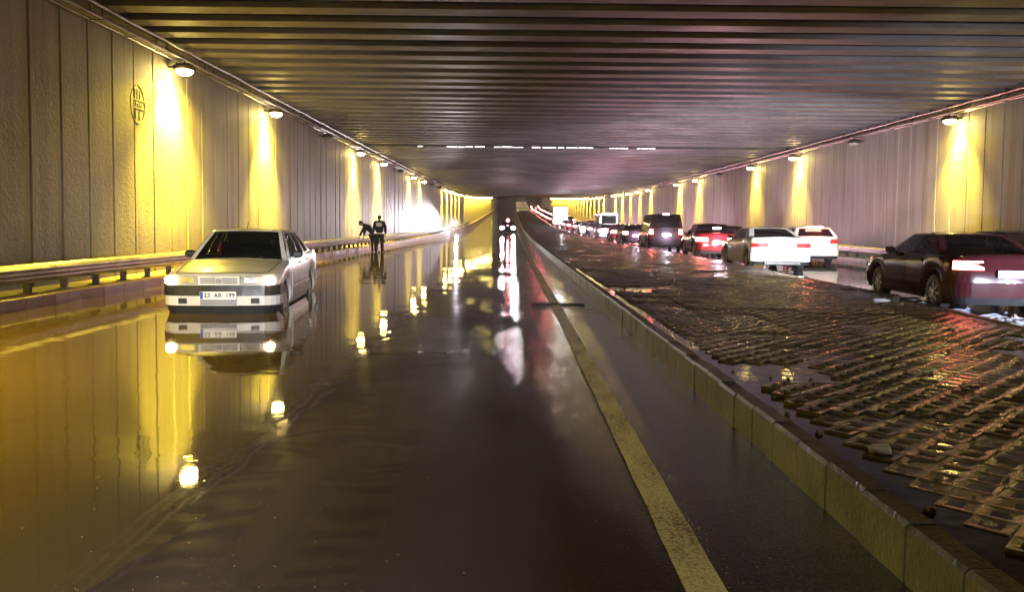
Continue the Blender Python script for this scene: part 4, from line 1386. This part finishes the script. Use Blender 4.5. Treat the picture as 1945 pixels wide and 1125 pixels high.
# car standing behind the camera on the near road; its low beams reach the saloon's bumper and the two people
c8, d8 = modern(M['silver'], "grey_saloon", 4.5, 1.8, 1.42, M['tail'])
put(c8, .1, -3.6, 12, 0.02)
tag(c8, "grey saloon with low beams on, standing just behind the viewpoint on the near road", "car")
for s in (1, -1): spot("headlight_beam", (s*.62, 2.32, .62), (s*.55 - .2, 15, .35), 4300, (.94, .94, 1), 34, .8, .05, c8)
spot("headlight_spill", (0, 2.36, .62), (1.0, 12, .1), 200, (1, .95, .85), 95, .9, .08, c8)

# middle of the queue: cars with parts, copied down the line
protoA, _ = modern(M['silver'], "queuing_saloon", 4.4, 1.8, 1.42, M['tail3'])
protoB, _ = modern(M['red'], "queuing_hatchback", 4.1, 1.78, 1.50, M['tail3'], style='hatch')
protoC, _ = modern(M['darkpaint'], "queuing_estate", 4.4, 1.8, 1.48, M['tail2'], style='hatch')
mid = [(protoC, 8.55, 55.5, "small dark car with red lights just ahead of the tall dark van"),
       (protoB, 8.75, 63.0, "red hatchback with wide white tail glare, second ahead of the dark van"),
       (protoA, 11.9, 60.0, "silver saloon in the outer lane beside the red hatchback"),
       (protoC, 11.7, 43.5, "dark car half hidden behind the dark red saloon in the outer lane"),
       (protoA, 8.6, 71.0, "silver saloon directly below the lit white minibus"),
       (protoC, 8.5, 79.5, "dark estate with yellowish lights ahead of the silver saloon"),
       (protoB, 11.8, 69.5, "red hatchback in the outer lane before the white minibus"),
       (protoA, 8.4, 88.0, "silver saloon with pink glare halfway along the queue"),
       (protoC, 8.4, 97.0, "dark estate past the halfway silver saloon"),
       (protoB, 8.3, 106.0, "red hatchback close behind the white box truck"),
       (protoA, 11.6, 100.0, "silver saloon in the outer lane beyond the minibus"),
       (protoC, 8.2, 116.0, "dark estate directly behind the white box truck"),
       (protoB, 11.5, 112.0, "red hatchback in the outer lane near the box truck")]
seen_p = set()
for pr, x, y, lab in mid:
    o = pr if pr.name not in seen_p else copy_tree(pr)
    seen_p.add(pr.name)
    put(o, x, y, -1)
    tag(o, lab, "car", "cars queuing on the far carriageway")
    point((0, -2.6, .8), 260, (.92, .60, .82), .12, o)
    spot('headlight_beam', (0, 2.4, .65), (0, 12, .5), 2600, (1, .94, 1), 60, .8, .1, o)
far_lab = "tiny far car with glowing tail lights climbing the ramp beyond the box truck"
y = 150; i = 0
while y < 330:
    for lane, x in ((0, 8.4), (1, 11.3)):
        o = copy_tree((protoA, protoB, protoC)[(i + lane) % 3])
        for c_ in [q for q in o.children if q.type == 'LIGHT']: bpy.data.objects.remove(c_)
        put(o, x + random.uniform(-.2, .2), y + 4*lane, 0)
        tag(o, far_lab, "car", "tiny far cars on the ramp")
        i += 1
    y += 11.5
# copies carried glow lights of the prototypes; fine: each car has its own lamp

# white minibus and white box truck
def box_vehicle(name, L, W, H, paint, label, cat, x, y, cab):
    r = empty(name); tag(r, label, cat)
    if cab:
        MB().cbox((0, -.6, H/2 + .40), (W, L - 2.2, H - .85), .04).build("cargo_box", paint, r)
        MB().cbox((0, L/2 - .75, 1.20), (W - .15, 1.6, 1.7), .12).build("cab", M['white2'], r)
        MB().box(-W/2 + .1, W/2 - .1, -L/2 + .35, L/2 - .2, .55, .82).build("chassis", M['black'], r)
        for k in (-1, 1): MB().box(*sorted((k*.02, k*(W/2 - .06))), -L/2 + .488, -L/2 + .499, .95, H - .15).build("rear_door", paint, r)
    else:
        MB().cbox((0, 0, H/2 + .15), (W, L, H - .35), .14).build("body", paint, r)
        MB().box(-W/2 + .2, W/2 - .2, -L/2 - .012, -L/2 + .02, 1.35, H - .35).build("rear_window", M['darkglass'], r)
        MB().box(-W/2 + .2, W/2 - .2, L/2 - .02, L/2 + .012, 1.25, H - .35).build("windscreen", M['darkglass'], r)
        for s in (1, -1):
            for k in range(3): MB().box(*sorted((s*(W/2 - .02), s*(W/2 + .008))), -L/2 + .4 + k*1.4, -L/2 + 1.6 + k*1.4, 1.35, H - .4).build("side_window", M['darkglass'], r)
    for s in (1, -1):
        MB().box(*sorted((s*(W/2 - .28), s*(W/2 - .05))), -L/2 - (.03 if not cab else -.30), -L/2 + (.0 if not cab else .36), .75, 1.0).build("tail_light", M['tail2'], r)
        for yy in (-L/2 + 1.3, L/2 - 1.0):
            w = empty("wheel", (s*(W/2 - .13), yy, .38)); w.parent = r
            MB().lathe([(-.11, .22), (-.11, .35), (-.08, .38), (.08, .38), (.11, .35), (.11, .22)], 20, 'X').build("tyre", M['rubber'], w, 40)
            MB().lathe([(-.09, 0), (-.085, .23), (.085, .23), (.09, 0)], 16, 'X').build("rim", M['alloy'], w)
    plate(r, -L/2 - .03 + (.3 if cab else 0), .6, -1)
    put(r, x, y, 0)
    return r
vb = box_vehicle("white_minibus", 5.6, 2.0, 2.6, M['white2'], "white minibus glowing above the car roofs in the middle of the queue", "minibus", 10.6, 88, False)
MB().box(-.35, .35, -2.84, -2.80, 2.35, 2.45).build("roof_light", M['tail'], vb)
bt = box_vehicle("white_box_truck", 7.0, 2.4, 3.4, M['white2'], "white box truck with tall square body at the far end of the queue", "truck", 7.95, 132, True)
point((0, -7.5, 2.2), 900, (1, .95, .95), .2, bt)
spot("following_headlight_beam", (.3, -9.5, .7), (0, 0, 1.9), 9000, (1, 1, 1), 40, .8, .1, bt)
spot("following_headlight_beam", (.3, -9, .7), (0, 0, 1.5), 5000, (1, 1, 1), 40, .8, .1, vb)

# ---- oncoming patrol car with glaring headlights and a red beacon
pc, dpc = modern(M['navy'], "patrol_car", 4.4, 1.8, 1.46, M['tail_off'], style='hatch')
put(pc, -.55, 92, 180)
pc.rotation_euler = (0, 0, R(180 - 0))
tag(pc, "oncoming car with glaring white headlights and a red beacon on its roof", "car")
for s in (1, -1):
    MB().lathe([(0, .20), (.02, .21), (.035, .14), (.04, 0)], 14, 'Y', (s*.64, 2.12, .66)).build("headlight", M['head'], pc)
    spot("headlight_beam", (s*.66, 2.30, .66), (s*.66, 40, -2.5), 700, (1, .94, 1), 18, .9, .09, pc)
bea = MB().lathe([(0, .16), (.14, .15), (.22, .08), (.24, 0)], 14, 'Z', (0, .1, 1.47)).build("beacon", M['beacon'], pc)
MB().box(-.55, .55, .02, .18, 1.44, 1.475).build("beacon_bar", M['black'], pc)
point((0, .1, 1.75), 260, (1, .25, .3), .1, pc)
# added light on a tripod, no source seen, brightens left wall and water
wl = empty("added_light", (-6.9, 95, -.1)); tag(wl, "added white light on a tripod at the left kerb, brightening wall and water", "added light")
for a in (0, 2.1, 4.2): MB().tube([(0, 0, 1.1), (.45*math.cos(a), .45*math.sin(a), .0)], .02, 6).build("leg", M['darksteel'], wl)
MB().tube([(0, 0, 1.1), (0, 0, 1.7)], .02, 6).build("pole", M['darksteel'], wl)
MB().cbox((0, 0, 1.8), (.40, .12, .30), .02).build("lamp_head", M['black'], wl)
MB().box(-.17, .17, -.07, -.062, 1.67, 1.93).build("lamp_glass", M['lens'], wl)
spot("flood_beam", (0, -.12, 1.8), (-1.15, -13, -.4), 80000, (1, .93, .98), 36, .7, .1, wl)

# churned foam on the water behind the wheels of the maroon saloon
fo = MB()
for cxx, cyy, ax, ay, n_ in ((7.55, 11.6, .55, 1.5, 90), (7.75, 15.2, .35, .8, 40), (8.9, 9.6, 1.3, 1.2, 150), (7.2, 10.2, .4, 1.2, 60)):
    for _ in range(n_):
        x, y = cxx + random.gauss(0, ax*.5), cyy + random.gauss(0, ay*.5)
        if x < kerbR(y) + .12: continue
        L_, w_ = random.uniform(.05, .28), random.uniform(.012, .05); a = random.gauss(.5, .5)
        pts = [(t*L_*math.cos(a) - q*w_*math.sin(a) + x, t*L_*math.sin(a) + q*w_*math.cos(a) + y, zz) for t, q, zz in ((-1, 0, -.012), (-.3, -1, -.010), (.5, -.7, -.010), (1, .2, -.012), (.3, 1, -.010), (-.4, .6, -.010), (0, 0, .004 + .02*random.random()))]
        fo.add(pts, [(i, (i+1) % 6, 6) for i in range(6)])
o = fo.build("foam", M['foam']); o['kind'] = 'stuff'

# unseen tall lamps added to brighten the open ramp past the tunnel mouth
sl = None
for k, (y, w_) in enumerate(((312, 'first'), (345, 'second'), (378, 'third'))):
    r = empty("added_ramp_lamp", (4.3, y, rise(y) + .2)); tag(r, w_ + " tall added lamp in the median, brightening the ramp beyond the tunnel mouth", "added lamp", "added lamps on the ramp")
    MB().tube([(0, 0, -.2), (0, 0, 8.2)], [.09, .05], 8).build("pole", M['steel'], r)
    for s in (1, -1):
        MB().tube([(0, 0, 8.1), (s*.9, 0, 8.5), (s*1.9, 0, 8.6)], .035, 6).build("arm", M['steel'], r)
        hd = MB().cbox((s*2.15, 0, 8.62), (.60, .26, .12), .03).build("lamp_head", M['darksteel'], r)
        MB().box(s*2.15 - .22, s*2.15 + .22, -.09, .09, 8.535, 8.556).build("lamp_glass", M['lamp'], hd)
        spot("added_ramp_light", (s*2.15, 0, 8.45), (s*3.6, 0, 0), 9000, (1, .80, .45), 130, .5, .15, r)

# ---- litter on the median
def litter(name, label, x, y, z, mb, mat, cat="litter"):
    o = mb.build(name, mat); o.location = (x, y, z); tag(o, label, cat); return o
litter("crushed_cup", "crushed white plastic cup in the muddy gutter behind the near kerb", 2.0, 4.15, .165, MB().lathe([(-.06, .028), (-.05, .034), (.0, .038), (.05, .04), (.055, .043), (.05, .036), (-.045, .03)], 12, 'X').add([(-.05,-.05,-.02),(.07,-.06,-.015),(.08,.05,-.02),(-.04,.06,-.01)], [(0,1,2,3)]), M['litter'])
litter("dark_box", "small dark box lying in a puddle far along the median", 2.45, 37.0, .235, MB().cbox((0, 0, .06), (.33, .3, .17), .01), M['black'], "box")
litter("crumpled_bag", "small crumpled grey bag on the median left of the long puddle glints", 3.35, 18.6, .20, MB().lathe([(-.05, .02), (-.03, .07), (.02, .06), (.05, .09), (.07, .02)], 9, 'X'), M['silver'])
litter("plastic_bottle", "clear flattened bottle on the median near the maroon car", 6.05, 12.6, .20, MB().lathe([(-.14, .0), (-.14, .035), (.05, .037), (.10, .014), (.13, .014), (.13, 0)], 12, 'X'), M['litter'], "bottle")
for o in bpy.data.objects:
    if '_L' in o: del o['_L']

# ---- thin haze volume, added for glow round lamps and the far end
HAZE = 0.0007
if HAZE:
    hm = bpy.data.materials.new("thin_haze"); hm.use_nodes = True; hn = hm.node_tree
    hn.nodes.remove(hn.nodes["Principled BSDF"])
    pv = hn.nodes.new("ShaderNodeVolumePrincipled"); pv.inputs['Density'].default_value = HAZE; pv.inputs['Color'].default_value = (.9, .9, .95, 1); pv.inputs['Anisotropy'].default_value = .5
    hn.links.new(pv.outputs[0], hn.nodes["Material Output"].inputs['Volume'])
    hz = MB().box(-460, 460, -45, 1560, -3, 95).build("haze", hm); hz['kind'] = 'stuff'
